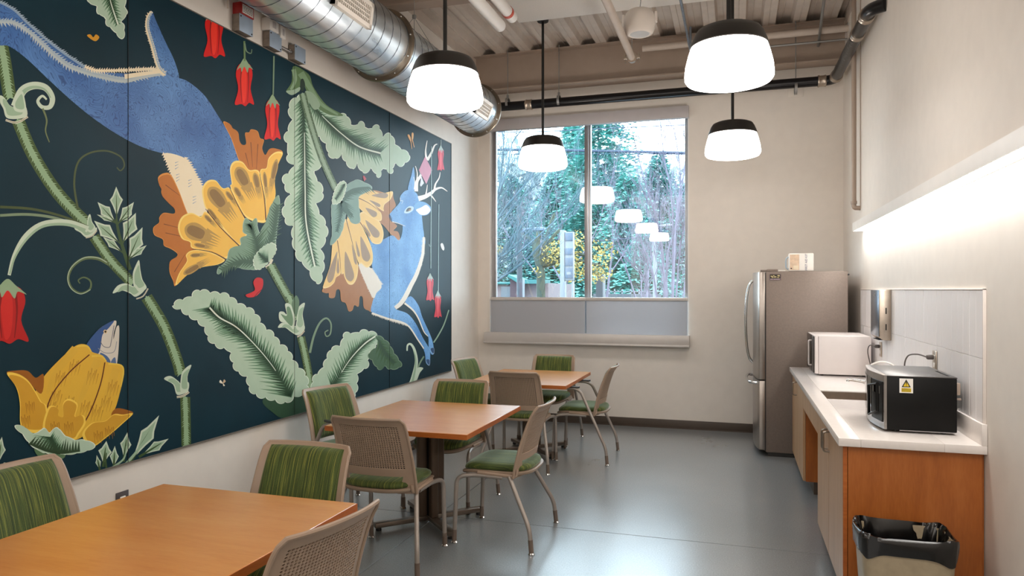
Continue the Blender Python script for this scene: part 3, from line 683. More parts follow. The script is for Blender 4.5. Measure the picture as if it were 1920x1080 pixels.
a.leaf([(622, 900), (620, 852), (660, 800), (712, 770), (738, 782), (735, 822), (690, 882), (645, 914)], [(700, 875), (668, 850), (640, 820)], per=24, amp=6, spikes=12, vein=None)
a.line([(684, 905), (705, 890), (720, 858)], 14, 14, 'D9D6C0', n=3)
a.stem([(710, 890), (780, 1020), (832, 1110)], 54)
a.frame(320, 460, 3.176)
a.stem([(700, 300), (735, 380), (760, 440)], 56)
a.stem([(775, 545), (805, 680), (825, 800), (830, 880)], 48)
node(a, [(752, 545), (775, 532), (795, 508)], [(638, 490), (660, 462), (705, 470), (740, 480), (790, 470), (795, 505), (755, 535), (715, 515), (680, 490)], [(750, 440), (760, 370), (798, 343), (785, 410), (795, 480), (770, 510), (745, 490)])
a.blob([(645, 400), (670, 395), (690, 410), (680, 350), (715, 355), (740, 430), (730, 500), (700, 470), (650, 450)], RIM); a.blob([(655, 410), (690, 420), (690, 370), (710, 372), (728, 440), (715, 480)], MIDG)
a.blob([(720, 350), (735, 310), (750, 300), (765, 340), (750, 420), (735, 410)], '5E7A5C')
a.line([(828, 640), (850, 545), (885, 465), (925, 434), (953, 465), (950, 525), (928, 542), (918, 518), (938, 505)], 14, 6, '7D967C', mid=8)
a.build('painted_stem')
a = Art(320, 460, 3.176)
a.blob([(545, 930), (600, 880), (690, 870), (800, 880), (860, 900), (830, 980), (680, 1030), (600, 990)], '33523C')
a.leaf([(20, 355), (70, 328), (112, 318), (165, 275), (245, 288), (330, 300), (400, 352), (470, 385), (512, 430), (548, 490), (600, 528), (645, 590), (690, 625), (725, 690), (765, 740), (800, 780), (806, 870), (745, 890), (680, 930), (600, 910), (520, 890), (475, 850), (455, 780), (400, 745), (372, 690), (352, 620), (290, 600), (232, 555), (208, 490), (155, 440), (105, 412), (65, 378)],
       [(230, 370), (290, 430), (380, 480), (460, 550), (560, 660), (640, 770), (715, 900)][::-1], per=60, amp=17, spikes=34)
a.leaf([(848, 870), (855, 790), (900, 745), (925, 690), (960, 620), (1015, 595), (1040, 530), (1100, 530), (1150, 512), (1225, 535), (1225, 585), (1175, 645), (1165, 720), (1110, 760), (1100, 870), (1060, 920), (1000, 940), (900, 920)],
       [(960, 850), (1060, 690), (1150, 590), (1225, 537)], per=56, amp=13, spikes=28)
a.leaf([(1228, 540), (1290, 580), (1325, 640), (1370, 715), (1305, 735), (1280, 715), (1240, 735), (1205, 690), (1180, 650), (1235, 600)], [(1230, 560), (1280, 640), (1330, 700)], per=50, amp=8, rim='7D967C', light='4C6A52', midc='41603F', dark='385440', vein=None, spikes=8)
a.build('painted_leaf')
a = Art(500, 100, 3.0)
LA = [(168, 250), (128, 310), (145, 380), (108, 470), (128, 530), (120, 590), (160, 640), (100, 700), (112, 760), (135, 790), (98, 870), (112, 945), (150, 970), (150, 1050), (180, 1150), (230, 1200), (288, 1290), (315, 1170), (300, 1100), (330, 1030), (325, 960), (272, 860), (310, 800), (296, 740), (258, 680), (298, 620), (280, 560), (250, 440), (225, 260)]
a.leaf(LA, [(205, 250), (212, 500), (215, 750), (222, 960), (270, 1200)], per=70, amp=14, spikes=40)
LB = [(228, 250), (300, 300), (370, 350), (440, 348), (475, 405), (500, 412), (532, 390), (568, 432), (622, 410), (650, 470), (690, 455), (718, 505), (728, 525), (800, 575), (758, 628), (715, 615), (700, 668), (652, 640), (628, 692), (592, 645), (545, 668), (505, 615), (482, 648), (440, 600), (420, 560), (390, 588), (352, 570), (335, 510), (290, 460), (245, 390)]
a.leaf(LB, [(240, 275), (330, 370), (420, 452), (520, 525), (640, 562)], per=52, amp=10, spikes=34)
a.blob([(150, 72), (235, 118), (262, 190), (335, 290), (430, 348), (350, 345), (280, 300), (225, 215), (200, 150), (185, 190), (182, 215), (140, 225), (108, 215), (140, 160)], '5E7A50')
a.line([(190, 110), (235, 180), (300, 280), (400, 345)], 40, 10, '7F9C78'); a.line([(150, 90), (160, 150), (135, 205)], 26, 12, '8AA583')
a.blob([(108, 213), (150, 205), (185, 190), (182, 212), (140, 235)], '9DB49C'); a.blob([(190, 150), (205, 145), (215, 180), (200, 215), (188, 190)], '26362A')
a.blob([(215, 215), (260, 225), (300, 290), (270, 318), (240, 280)], '93AB90')
a.stem([(200, 225), (245, 390), (310, 590), (388, 765)], 40, '51694C', '93AB90')
a.build('painted_leaf')
a = Art(0, 0, 2.4)
a.leaf([(400, -60), (396, 5), (432, 25), (440, 60), (470, 75), (480, 110), (505, 130), (550, 175), (556, 120), (545, 95), (570, 60), (560, 30), (555, -60)], [(480, -60), (500, 20), (530, 110)], per=40, amp=5, spikes=12)
a.build('painted_leaf')
# --- second flower, opening downwards beside the leaping deer
a = Art(590, 340, 4.155)
ob = [(440, 75), (560, 92), (605, 78), (612, 130), (630, 190), (600, 230), (585, 300), (640, 345), (612, 385), (652, 400), (660, 462), (600, 420), (520, 330), (430, 300), (400, 200)]
ob2 = [(62, 835), (80, 870), (108, 870), (112, 905), (150, 905), (165, 845), (195, 850), (205, 930), (240, 950), (262, 1010), (292, 1005), (308, 965), (340, 975), (350, 900), (375, 905), (385, 985), (415, 1005), (445, 1010), (460, 900), (400, 760), (340, 660), (200, 660)]
for o_ in (ob, ob2): a.blob(o_, 'C08A4E'); c = sum((Vector(p) for p in o_), Vector((0, 0))) / len(o_); a.blob([tuple(c + (Vector(p) - c) * .965) for p in o_], 'A97446')
a.build('painted_back_petals')
a = Art(670, 440, 3.857)
bodyR = [(60, -60), (150, 40), (250, 5), (300, 40), (325, -30), (330, -180), (420, -170), (470, -60), (482, 20), (478, 120), (440, 250), (380, 370), (330, 460), (270, 530), (360, 570), (420, 640), (470, 740), (520, 830), (525, 900), (520, 945), (495, 925), (485, 850), (440, 760), (355, 650), (215, 605), (105, 565), (105, 500), (130, 430), (175, 370), (110, 260), (100, 100)]
legR = [(345, 490), (385, 445), (440, 510), (470, 600), (520, 710), (545, 780), (553, 855), (535, 865), (515, 820), (512, 740), (480, 700), (440, 600), (400, 545)]
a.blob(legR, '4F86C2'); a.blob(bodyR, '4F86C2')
a.frame(680, 250, 5.141)
hd = [(255, 785), (300, 730), (355, 665), (360, 610), (400, 560), (450, 545), (510, 570), (540, 620), (560, 680), (570, 800), (585, 960), (590, 1080), (400, 1110), (360, 1035), (395, 970), (412, 905), (350, 875), (285, 850), (258, 820)]
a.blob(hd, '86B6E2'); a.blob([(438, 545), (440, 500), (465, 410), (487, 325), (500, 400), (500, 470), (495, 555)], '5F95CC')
a.build('painted_deer_hide', m_hide('deer_hide_daylit', '4A86C6', '78B0E4', '2F68A8'))  # lighter copy of the hide: daylight near the window put into the blue
a = Art(680, 250, 5.141)
a.blob([(495, 700), (540, 660), (600, 665), (650, 705), (655, 745), (620, 785), (560, 790), (520, 755)], '6FA3D4'); a.blob([(515, 735), (560, 715), (610, 690), (645, 720), (648, 750), (615, 782), (560, 785), (525, 755)], 'EDEAE2')
a.blob([(398, 766), (414, 728), (450, 702), (488, 710), (484, 742), (440, 770)], 'B9D3E6'); a.blob([(415, 750), (435, 720), (465, 720), (458, 742), (430, 755)], '3A3A40'); a.blob([(440, 745), (452, 730), (466, 728), (460, 744)], '9A7A5A')
a.line([(360, 620), (362, 650), (385, 650), (375, 680)], 6, 2, 'D6E2EC'); a.line([(285, 852), (340, 868), (410, 895)], 8, 3, 'E6E6E2'); a.blob([(252, 790), (262, 785), (280, 830), (272, 845), (258, 825)], '2B3E5C')
W = 'EDEAE4'
a.line([(515, 560), (520, 470), (550, 420), (560, 395)], 36, 18, W, mid=30); a.line([(512, 500), (525, 400), (515, 340), (506, 315)], 14, 4, W); a.line([(495, 540), (500, 470), (490, 420)], 8, 3, W)
a.line([(535, 630), (600, 610), (660, 575), (700, 540), (760, 525), (815, 560)], 50, 6, W, mid=26); a.line([(605, 600), (615, 550), (622, 495)], 16, 4, W); a.line([(650, 590), (680, 625), (705, 660)], 18, 4, W); a.line([(690, 545), (700, 490), (735, 430), (745, 375)], 20, 5, W, mid=14)
a.line([(615, 260), (605, 170), (620, 70)], 24, 5, W, mid=14); a.line([(620, 260), (660, 190), (690, 120), (718, 103)], 28, 6, W, mid=18)
a.blob([(600, 222), (668, 355), (612, 490), (540, 355)], 'C98BA4', sharp=True); a.blob([(545, 365), (590, 480), (560, 515), (550, 500), (560, 440)], 'DADFE6', sharp=True)
a.frame(590, 340, 4.155)
a.blob([(340, 640), (440, 680), (520, 810), (480, 870), (455, 910), (400, 800)], 'E9E4D8'); a.fringe([(440, 680), (520, 805)], 14, 9, 'E9E4D8', -1, .5); a.fringe([(345, 650), (400, 790), (455, 905)], 12, 9, 'E9E4D8', 1, .4)
a.frame(670, 440, 3.857)
ch = [(480, 20), (470, 150), (430, 280), (385, 370), (345, 450), (310, 500), (272, 530)]
a.line(ch, 10, 26, 'E9E4D8', mid=44); a.fringe(ch, 16, 9, 'E9E4D8', 1, .4); a.fringe(ch, 16, 9, 'E9E4D8', -1, .4)
a.line([(105, 568), (215, 606), (355, 650), (440, 765), (480, 825)], 14, 8, 'E9E4D8'); a.fringe([(105, 568), (215, 606), (355, 650)], 14, 9, 'E9E4D8', 1, .4); a.line([(340, 495), (400, 545), (440, 605), (480, 700), (510, 735)], 14, 5, 'E9E4D8')
for hoof in ([(495, 905), (522, 905), (520, 945), (505, 935)], [(527, 825), (553, 820), (553, 860), (538, 855)]): a.blob(hoof, 'B7CBE0'); a.blob([tuple(Vector(p) * .9 + Vector(hoof[0]) * .05 + Vector(hoof[1]) * .05) for p in hoof], '33547E')
a.build('painted_deer_fur')
a = Art(590, 340, 4.155)
def pet2(pts, ov):
    petal_pts = pts; a.blob(petal_pts, 'F3D792'); c = sum((Vector(p) for p in pts), Vector((0, 0))) / len(pts); a.blob([tuple(c + (Vector(p) - c) * .92) for p in pts], 'EECA7E')
    for (p, q, w) in ov:
        p, q = Vector(p), Vector(q); d = q - p; nr = Vector((-d.y, d.x)).normalized() * w
        a.blob([tuple(p), tuple(p + d * .15 + nr), tuple(p + d * .5 + nr * .9), tuple(q + nr * .2), tuple(q - nr * .2), tuple(p + d * .5 - nr * .9), tuple(p + d * .15 - nr)], 'A18B72')
pet2([(65, 832), (72, 790), (120, 650), (140, 470), (180, 460), (205, 640), (200, 720), (165, 750), (150, 790), (110, 825)], [((110, 790), (170, 560), 24), ((180, 720), (180, 600), 10)])
pet2([(205, 715), (190, 560), (175, 460), (200, 350), (250, 300), (300, 480), (335, 640), (330, 740), (300, 800), (260, 800), (232, 750), (222, 718)], [((280, 780), (240, 560), 32), ((322, 650), (290, 500), 10)])
pet2([(342, 640), (300, 500), (250, 300), (300, 250), (350, 320), (420, 460), (450, 560), (445, 640), (405, 672), (360, 640)], [((410, 625), (360, 440), 30), ((345, 590), (320, 470), 9)])
pet2([(440, 470), (400, 400), (345, 310), (350, 250), (400, 240), (500, 310), (535, 400), (520, 475), (480, 490)], [((495, 435), (400, 310), 28), ((430, 430), (380, 340), 10)])
pet2([(510, 310), (420, 270), (340, 200), (330, 130), (400, 130), (490, 215), (520, 260)], [((480, 270), (400, 210), 22)])
pet2([(530, 232), (440, 170), (335, 128), (380, 80), (440, 70), (520, 95), (605, 78), (590, 140), (545, 178), (535, 210)], [((570, 110), (450, 110), 20), ((510, 195), (430, 150), 12)])
for L in ([(175, 460), (195, 600), (203, 715)], [(245, 300), (290, 470), (335, 640)], [(348, 315), (400, 390), (440, 470)], [(335, 128), (420, 170), (515, 240)]): a.line(L, 6, 2, '5A2A1A', n=4)
a.leaf([(120, 495), (135, 400), (130, 260), (140, 170), (240, 130), (240, 40), (300, 0), (340, -10), (445, 45), (400, 85), (340, 130), (350, 310), (290, 320), (248, 250), (225, 330), (210, 390), (175, 450)], [(200, 120), (210, 220), (170, 400)], per=70, amp=4, rim='A3BBB0', light='7E9E92', midc='5C7C6C', dark='3C5A4E', vein=None, spikes=20)
a.line([(210, 140), (300, 70), (420, 45)], 50, 8, '4A685A'); a.fringe([(210, 140), (300, 70), (420, 45)], 60, 18, '4A685A', 1, .8); a.fringe([(225, 180), (300, 260)], 50, 16, '4A685A', 1, .5); a.line([(215, 170), (300, 280)], 30, 6, '4A685A')
a.leaf([(135, 160), (150, 90), (185, 20), (225, 0), (242, 30), (225, 110), (190, 165), (150, 175)], [(235, 20), (200, 80), (160, 140)], per=26, amp=6, spikes=12, vein=None)
a.build('painted_petals')
# --- hanging red bells, strings, butterflies, the fish in its flower
a = Art(0, 440, 2.348)
def bell(x0, x1, y0, y1, red='D51E18', hi='EE3A28', dk='821210', cal_='8FA886'):
    w_, h = x1 - x0, y1 - y0; f = lambda u, v: (x0 + u * w_, y0 + v * h)
    a.blob([f(.25, .02), f(.75, .02), f(.92, .25), f(.82, .6), f(1.0, .95), f(.75, .92), f(.55, 1.0), f(.35, .95), f(.0, .95), f(.18, .6), f(.06, .25)], red)
    a.blob([f(.32, .1), f(.5, .05), f(.62, .3), f(.58, .8), f(.45, .93), f(.38, .7)], hi)
    a.line([f(.36, .1), f(.3, .45), f(.36, .9)], w_ * .07, w_ * .02, dk, n=4); a.line([f(.68, .1), f(.72, .45), f(.66, .9)], w_ * .07, w_ * .02, dk, n=4)
    a.blob([f(.1, .16), f(.3, .0), f(.5, -.12), f(.7, .0), f(.95, .15), f(.74, .1), f(.66, .22), f(.5, .08), f(.36, .2), f(.3, .1)], cal_)
def nxt(n='painted_bell_flower'):                  # close this figure, start the next in the same frame
    global a
    f = a.o
    if a.F: a.build(n)
    a = Art(*f)
bell(-60, 125, 225, 480, 'B5201C', 'CC2B24')
nxt()
a.frame(0, 0, 2.4)
nxt()
bell(915, 1012, 60, 262); nxt(); bell(1055, 1142, 285, 478); a.line([(1098, 185), (1100, 275)], 8, 8, '6F8A5E'); a.line([(1100, 195), (1108, 230), (1128, 240), (1132, 222)], 6, 3, '7D967C')
nxt()
a.frame(400, 0, 3.43); bell(326, 432, 640, 905); a.line([(388, 360), (385, 520), (383, 610)], 10, 8, '7D967C')
nxt()
a.frame(680, 250, 5.141); bell(718, 785, 140, 362, 'D8465C', 'E8606E', 'A83048', 'A9BDB8'); a.line([(752, 60), (752, 115)], 6, 6, 'A9BDB8')
nxt()
a.frame(670, 440, 3.857); bell(496, 554, 300, 480, 'CE4250', 'DD5560', 'A02838', 'A9BDB8'); nxt(); bell(555, 608, 425, 602, 'CE4250', 'DD5560', 'A02838', 'A9BDB8')
a.build('painted_bell_flower')
a = Art(670, 440, 3.857)
a.line([(530, 245), (531, 0), (533, -260), (535, -640)], 5, 4, 'A9C4C6'); nxt('painted_tendril'); a.line([(584, 410), (586, 0), (588, -220)], 5, 4, 'A9C4C6'); a.line([(518, 68), (522, 84), (535, 80)], 4, 2, 'A9C4C6')
nxt('painted_tendril')
a.line([(660, 545), (625, 650), (580, 735), (550, 780)], 8, 10, '93B09A'); a.line([(480, 880), (455, 920), (435, 965)], 10, 12, '7D967C')
nxt('painted_tendril')
a.line([(358, 840), (362, 800), (385, 792), (410, 830), (425, 900), (420, 960), (400, 1040), (385, 1085)], 10, 34, RIM, mid=18); a.line([(405, 840), (420, 900), (415, 980), (395, 1070)], 6, 18, LITE); a.blob([(425, 985), (440, 960), (475, 965), (450, 1000), (430, 1050), (410, 1070)], RIM)
a.build('painted_tendril')
a = Art(0, 0, 2.4)
def fly(c, s, col, hi):
    x, y = c; a.blob([(x, y), (x - 10 * s, y - 14 * s), (x - 14 * s, y - 4 * s)], col); a.blob([(x, y), (x + 4 * s, y - 16 * s), (x + 11 * s, y - 8 * s)], hi); a.blob([(x, y), (x + 8 * s, y + 8 * s), (x + 2 * s, y + 10 * s)], col)
nxt('painted_butterfly')
a.blob([(390, 160), (405, 155), (418, 168), (430, 155), (445, 168), (430, 185), (410, 178)], 'D79A2B')
nxt('painted_butterfly')
a.frame(0, 440, 2.348); fly((980, 655), 1.1, 'E6E0CC', 'C8B090')
nxt('painted_butterfly')
a.frame(320, 460, 3.176); a.blob([(490, 220), (510, 193), (545, 200), (548, 240), (530, 280), (500, 305), (460, 310), (445, 295), (480, 280), (500, 262)], 'C8201F'); a.line([(495, 310), (520, 280), (560, 250)], 4, 2, '4A1010')
nxt('painted_butterfly')
a.frame(680, 250, 5.141); a.blob([(430, 20), (445, 12), (462, 45), (458, 75)], 'D9A468'); a.blob([(470, 0), (488, 0), (485, 50), (472, 72)], 'E2B57E'); a.line([(460, 60), (472, 150)], 10, 5, 'D9A468'); a.line([(475, 60), (495, 135)], 10, 5, 'D9A468')
nxt('painted_butterfly')
a.blob([(0, 415), (14, 412), (32, 440), (22, 450), (12, 460)], 'B8404E')
nxt('painted_butterfly')
a.frame(670, 440, 3.857); a.blob([(600, 70), (615, 62), (628, 95), (622, 115), (608, 100)], 'E6E8E8')
a.build('painted_butterfly')
a = Art(0, 440, 2.348)
fish = [(378, 488), (420, 430), (460, 397), (505, 378), (510, 395), (500, 430), (498, 460), (510, 410), (522, 402), (523, 450), (517, 540), (505, 600), (482, 585), (440, 545), (400, 522)]
a.blob(fish, 'D3CDC0'); a.blob([(378, 488), (420, 430), (460, 397), (500, 379), (478, 410), (450, 440), (442, 490), (430, 525), (400, 522)], '38568A'); a.blob([(440, 520), (470, 535), (485, 560), (470, 568), (445, 548)], '4A6690')
a.blob([(485, 565), (505, 540), (510, 590), (500, 602)], '5B7399'); a.blob([(453, 427), (460, 418), (470, 425), (464, 436)], 'D8C090'); a.blob([(458, 427), (462, 422), (467, 427), (462, 432)], '2A1E16')
a.line([(440, 470), (455, 492), (480, 495), (488, 470), (500, 400)], 3, 3, '6B7078'); a.line([(430, 500), (460, 520), (500, 515), (512, 470)], 3, 3, '8C9096')
a.blob([(155, 690), (180, 640), (240, 570), (330, 490), (382, 486), (402, 515), (450, 532), (468, 560), (532, 572), (544, 605), (530, 680), (490, 795), (400, 860), (320, 905), (200, 870), (175, 800), (148, 720)], 'DDB03A')
a.line([(335, 492), (380, 490), (400, 516)], 9, 6, 'E5C24A'); a.line([(402, 535), (445, 535), (466, 558)], 9, 6, 'E5C24A'); a.line([(475, 568), (530, 575), (542, 606), (530, 670)], 8, 5, 'E5C24A')
for L in ([(330, 500), (250, 600), (205, 700)], [(430, 550), (380, 660), (340, 760)], [(510, 590), (480, 680), (450, 760)]): a.line(L, 34, 10, 'D9AE3C', mid=40)
for p in ((250, 690), (230, 740), (310, 720), (380, 740), (430, 760), (470, 720), (270, 610), (330, 560), (410, 600), (500, 650)):
    for q in range(7): a.line([(p[0] - 21 + 7 * q, p[1] + 12 * math.sin(q * 2.4)), (p[0] - 32 + 7 * q, p[1] + 52 + 10 * math.cos(q * 3))], 4, 1, 'B98A2A', n=2, up=q == 0)
for L in ([(392, 528), (300, 610), (220, 720), (185, 860)], [(460, 562), (440, 660), (395, 780), (330, 895)]): a.line(L, 5, 6, '5E2C12')
def lobe(pts, c1='F0CB52', c2='CC9A2E'):
    a.blob(pts, c1); c = sum((Vector(p) for p in pts), Vector((0, 0))) / len(pts); a.blob([tuple(c + (Vector(p) - c) * .9) for p in pts], c2)
a.blob([(28, 608), (70, 598), (120, 600), (155, 630), (190, 615), (180, 700), (120, 650)], '9A5E1C')
lobe([(28, 610), (75, 612), (120, 640), (155, 690), (180, 735), (205, 760), (205, 860), (120, 870), (88, 835), (85, 740), (68, 670)])
a.blob([(584, 785), (545, 768), (510, 765), (490, 785), (500, 800)], '9A5E1C')
lobe([(584, 787), (540, 792), (500, 790), (460, 820), (400, 830), (360, 880), (400, 935), (470, 890), (540, 830)])
lobe([(188, 862), (205, 770), (230, 752), (252, 768), (250, 795), (275, 800), (275, 745), (300, 722), (340, 745), (330, 800), (365, 795), (375, 830), (345, 880), (325, 905), (260, 905)])
for p in ((130, 740), (110, 800), (240, 830), (300, 830), (430, 870), (480, 850)):
    for q in range(6): a.line([(p[0] - 18 + 7 * q, p[1] + 8 * math.sin(q * 2.4)), (p[0] - 14 + 7 * q, p[1] + 42 + 8 * math.cos(q * 3))], 4, 1, 'A47420', n=2, up=q == 0)
cal2 = [(62, 843), (100, 846), (130, 872), (160, 875), (190, 853), (215, 872), (250, 850), (280, 882), (330, 905), (370, 905), (416, 925), (395, 945), (330, 962), (260, 968), (180, 955), (130, 920), (100, 880)]
a.leaf(cal2, [(260, 968), (240, 930), (220, 890)], per=46, amp=4, spikes=10, vein=None)
a.fringe([(130, 925), (200, 955), (270, 965), (350, 955)], 60, 13, '33492F', -1, .2)
a.blob([(150, 942), (200, 965), (280, 968), (270, 988), (200, 995), (165, 975)], '5C7A56')
a.build('painted_fish_flower')
# joints between the boards show through the paint
a = MB()
for y in seams[1:-1]: a.box(MX, MX + LAYER[0] * .000006 + .0003, y - .0009, y + .0009, .69, 3.24)
a.build('joint', M_DARK, MURAL, smooth=False)
a = MB(); a.box(XL + .002, MX + .003, 7.472, 7.478, .686, 3.244).box(XL + .002, MX + .003, 1.5, 7.478, .682, .69).box(XL + .002, MX + .003, 1.5, 7.478, 3.24, 3.246)
a.build('edge_trim', plain('mural_edge', '6E675F', .5), MURAL, smooth=False)
# ------------------------------------------------------------------ furniture materials
def m_wood(name, cols, rough, scale=(1, 1, 1), rot=(0, 0, 0), coat=0.0):
    t = NT(name); p = t.principled(Roughness=rough, **{'Coat__Weight': coat, 'Coat__Roughness': .27})
    v = t.coord(scale, rot); n = t.n('TexNoise', Scale=2.0, Detail=6.0, Roughness=.6, Distortion=.6); t.l(v, n.inputs['Vector'])
    v2 = t.coord(tuple(s * 9 for s in scale), rot); n2 = t.n('TexNoise', Scale=2.5, Detail=3.0); t.l(v2, n2.inputs['Vector'])
    m = t.n('MixRGB', Fac=.3); t.l(n.outputs[0], m.inputs[1]); t.l(n2.outputs[0], m.inputs[2])
    t.l(t.ramp(m.outputs[0], [(.3, cols[0]), (.5, cols[1]), (.72, cols[2])]), p.inputs['Base Color']); return t.m
M_TOP = m_wood('maple_laminate', ('CB8038', 'D58E47', 'DC9A55'), .34, (1.2, 9, 1), coat=1.0)
M_EDGE = m_wood('orange_edge_band', ('9A4E1B', 'AE5E24', 'BB6C30'), .4, (4, 4, 30))
M_CABF = m_wood('maple_cabinet_face', ('A67E5A', 'B58F6A', 'C09C78'), .38, (7, 7, .9))
M_CABS = m_wood('cherry_panel', ('94501F', 'A65E26', 'B46C33'), .38, (6, 6, .8))
M_BRONZE = plain('bronze_powdercoat', '5B4A3C', .4, .35, vary=.06)
M_FOOT = plain('foot_bronze', '7D7166', .32, .75, vary=.06)
M_SHELL = plain('taupe_plastic', 'A28C79', .45, vary=.03, bump=.02, bscale=300)
M_LEG = plain('warm_grey_tube', 'A0978F', .38, .35, vary=.04)
M_SLEEVE = plain('taupe_sleeve', '6E5F54', .5)
M_ARM = plain('arm_pad_grey', '3C3A3B', .4, .1)
def m_fabric():
    t = NT('striped_green_fabric'); p = t.principled(Roughness=.8, **{'Sheen__Weight': .55, 'Sheen__Roughness': .35, 'Sheen__Tint': (.75, .95, .85, 1)})
    v = t.coord((150, 1.0, 1.0)); n = t.n('TexNoise', Scale=1.0, Detail=3.0, Roughness=.75); t.l(v, n.inputs['Vector'])
    c = t.ramp(n.outputs[0], [(.33, '20290F'), (.41, '3B4A1B'), (.46, '4E6127'), (.50, '28310F'), (.54, '56692C'), (.575, '93903E'), (.60, '46561F'), (.68, '2C3713')])
    v2 = t.coord((420, 420, 420)); w2 = t.n('TexNoise', Scale=1.0, Detail=1.0); t.l(v2, w2.inputs['Vector'])
    m = t.n('MixRGB', Fac=.35, _blend_type='OVERLAY'); t.l(c, m.inputs[1]); t.l(w2.outputs[0], m.inputs[2]); t.l(m.outputs[0], p.inputs['Base Color'])
    t.l(t.bump(w2.outputs[0], .35, .002), p.inputs['Normal']); return t.m
M_FAB = m_fabric()
# ------------------------------------------------------------------ stacking chair, built once with and once without arms
LIFT = .026
def back_pt(u, v, off=0.0):
    hw = .245 - .019 * max(0, v - .1) / .9
    if abs(u) > .7 and v < .26: u = math.copysign(1 - (1 - abs(u)) * (1 + .75 * (1 - v / .26) ** 1.3), u)     # uprights widen towards the seat
    if v > .955: hw -= .016 * (1 - math.sqrt(max(0, 1 - ((v - .955) / .045) ** 2)))
    y = -.185 - .045 * v - .075 * v * v + (.05 - .018 * v) * abs(u) ** 2.2 - (.014 * ((v - .82) / .18) ** 2 if v > .82 else 0)
    ny = Vector((-.35 * u, 1, .3)).normalized() * off
    return Vector((u * hw, y, .405 + LIFT + .445 * v)) + ny
def make_chair(arms):
    t = thing('arm_chair' if arms else 'side_chair', 'x', 'chair', (0, 0, 0))
    # seat pan and cushion
    def pan(f, r, z0):                                # r 0..1, f angle
        c, s_ = math.cos(f), math.sin(f); e = .55
        x = .236 * r * abs(c) ** e * (1 if c >= 0 else -1); y = .005 + .243 * r * abs(s_) ** e * (1 if s_ >= 0 else -1)
        z = z0 - (.03 * ((y - .12) / .13) ** 2 if y > .12 else 0) - .008 * (1 - (x / .236) ** 2) + (.006 * ((-.1 - y) / .14) if y < -.1 else 0)
        return Vector((x, y, z + LIFT))
    NF = 48
    m = MB(); prof = [(0, .418), (.7, .418), (.97, .42), (1.0, .43), (1.0, .438), (.97, .44), (.5, .436), (0, .436)]
    m.grid(lambda a, b: pan(2 * PI * a, prof[int(b * 7 + .5)][0] + 1e-4, prof[int(b * 7 + .5)][1]), NF, 7); m.build('seat_shell', M_SHELL, t)
    m = MB(); pr = [(.86, .436), (.93, .444), (.945, .456), (.92, .47), (.84, .48), (.6, .486), (.3, .488), (0, .488)]
    m.grid(lambda a, b: pan(2 * PI * a, pr[int(b * 7 + .5)][0] + 1e-4, pr[int(b * 7 + .5)][1]), NF, 7); m.build('seat_cushion', M_FAB, t, ang=60)
    # perforated back shell
    NU, NV = 32, 40; b = bmesh.new(); V = {}
    def vert(i, j):
        if (i, j) not in V: V[(i, j)] = b.verts.new(back_pt(-1 + 2 * i / NU, j / NV, .003 if abs(-1 + 2 * i / NU) < .80 and .33 < j / NV < .90 else 0))
        return V[(i, j)]
    for i in range(NU):
        for j in range(NV):
            uc = abs(-1 + 2 * (i + .5) / NU); vc = (j + .5) / NV
            if vc < .215 and uc < .76: continue
            if vc < .235 and uc < .69: continue
            c = [vert(i, j), vert(i + 1, j), vert(i + 1, j + 1), vert(i, j + 1)]
            if uc < .80 and .33 < vc < .90:
                U, W = (i + .5), (j + .5); h = .4
                d = [b.verts.new(back_pt(-1 + 2 * (U + a) / NU, (W + e) / NV, .003)) for a, e in ((0, -h), (h, 0), (0, h), (-h, 0))]
                for k in range(4):
                    b.faces.new((c[k], c[(k + 1) % 4], d[k])); b.faces.new((c[(k + 1) % 4], d[(k + 1) % 4], d[k]))
            else: b.faces.new(c)
    bmesh.ops.recalc_face_normals(b, faces=b.faces[:])
    bmesh.ops.solidify(b, geom=b.faces[:], thickness=.007)
    m = MB(); m._take(b)
    edge = [back_pt(-1, k / 20) for k in range(20)] + [back_pt(-1 + 2 * k / 24, 1) for k in range(25)] + [back_pt(1, 1 - k / 20) for k in range(1, 21)]
    m.tube(edge, .0085, 8)
    for s in (-1, 1): m.tube(fillet([back_pt(s * .93, .12), (s * .226, -.15, .412 + LIFT), (s * .232, -.02, .420 + LIFT), (s * .234, .1, .424 + LIFT)], .04), .012, 8)
    m.build('back_shell', M_SHELL, t, ang=35)
    m = MB(); m.grid(lambda a, c: back_pt((-.84 + 1.68 * a), .25 + .7 * c, .0125), 16, 16); m.build('back_liner', plain('liner_brown', '0D0A08', .8), t)
    def cush(a, c):
        u, v = -1 + 2 * a, -1 + 2 * c; e = max(0, (1 - abs(u) ** 10) * (1 - abs(v) ** 12)) ** .6
        return back_pt(u * .875, .60 + v * .372, .008 + .03 * e)
    m = MB(); m.grid(cush, 28, 28); m.build('back_cushion', M_FAB, t, ang=60)
    for s in (-1, 1):
        lg = MB().tube(fillet([(s * .225, -.06, .402 + LIFT), (s * .232, .12, .408 + LIFT), (s * .252, .235, .395 + LIFT), (s * .256, .25, 0.012)], .055, 8), .0138, 12).build('leg', M_LEG, t)
        MB().tube([(s * .256, .25, .012), (s * .2555, .2488, .085)], .0152, 12).build('leg_sleeve', M_SLEEVE, lg)
        MB().lathe([(0, 0), (.019, 0), (.021, .005), (.015, .013), (0, .014)], (s * .256, .25, 0), 14).build('glide', M_CHROME, lg)
        foot = (s * .312, -.272, .012); knee = (s * .303, -.258, .15)
        if arms: P = [foot, knee, (s * .268, -.02, .655), (s * .258, .045, .682), (s * .258, .2, .68)]
        else: P = [foot, knee, (s * .228, -.105, .412 + LIFT)]
        lg = MB().tube(fillet(P, .05, 8), .0138, 12).build('leg', M_LEG, t)
        MB().tube([foot, Vector(foot).lerp(Vector(knee), .55)], .0152, 12).build('leg_sleeve', M_SLEEVE, lg)
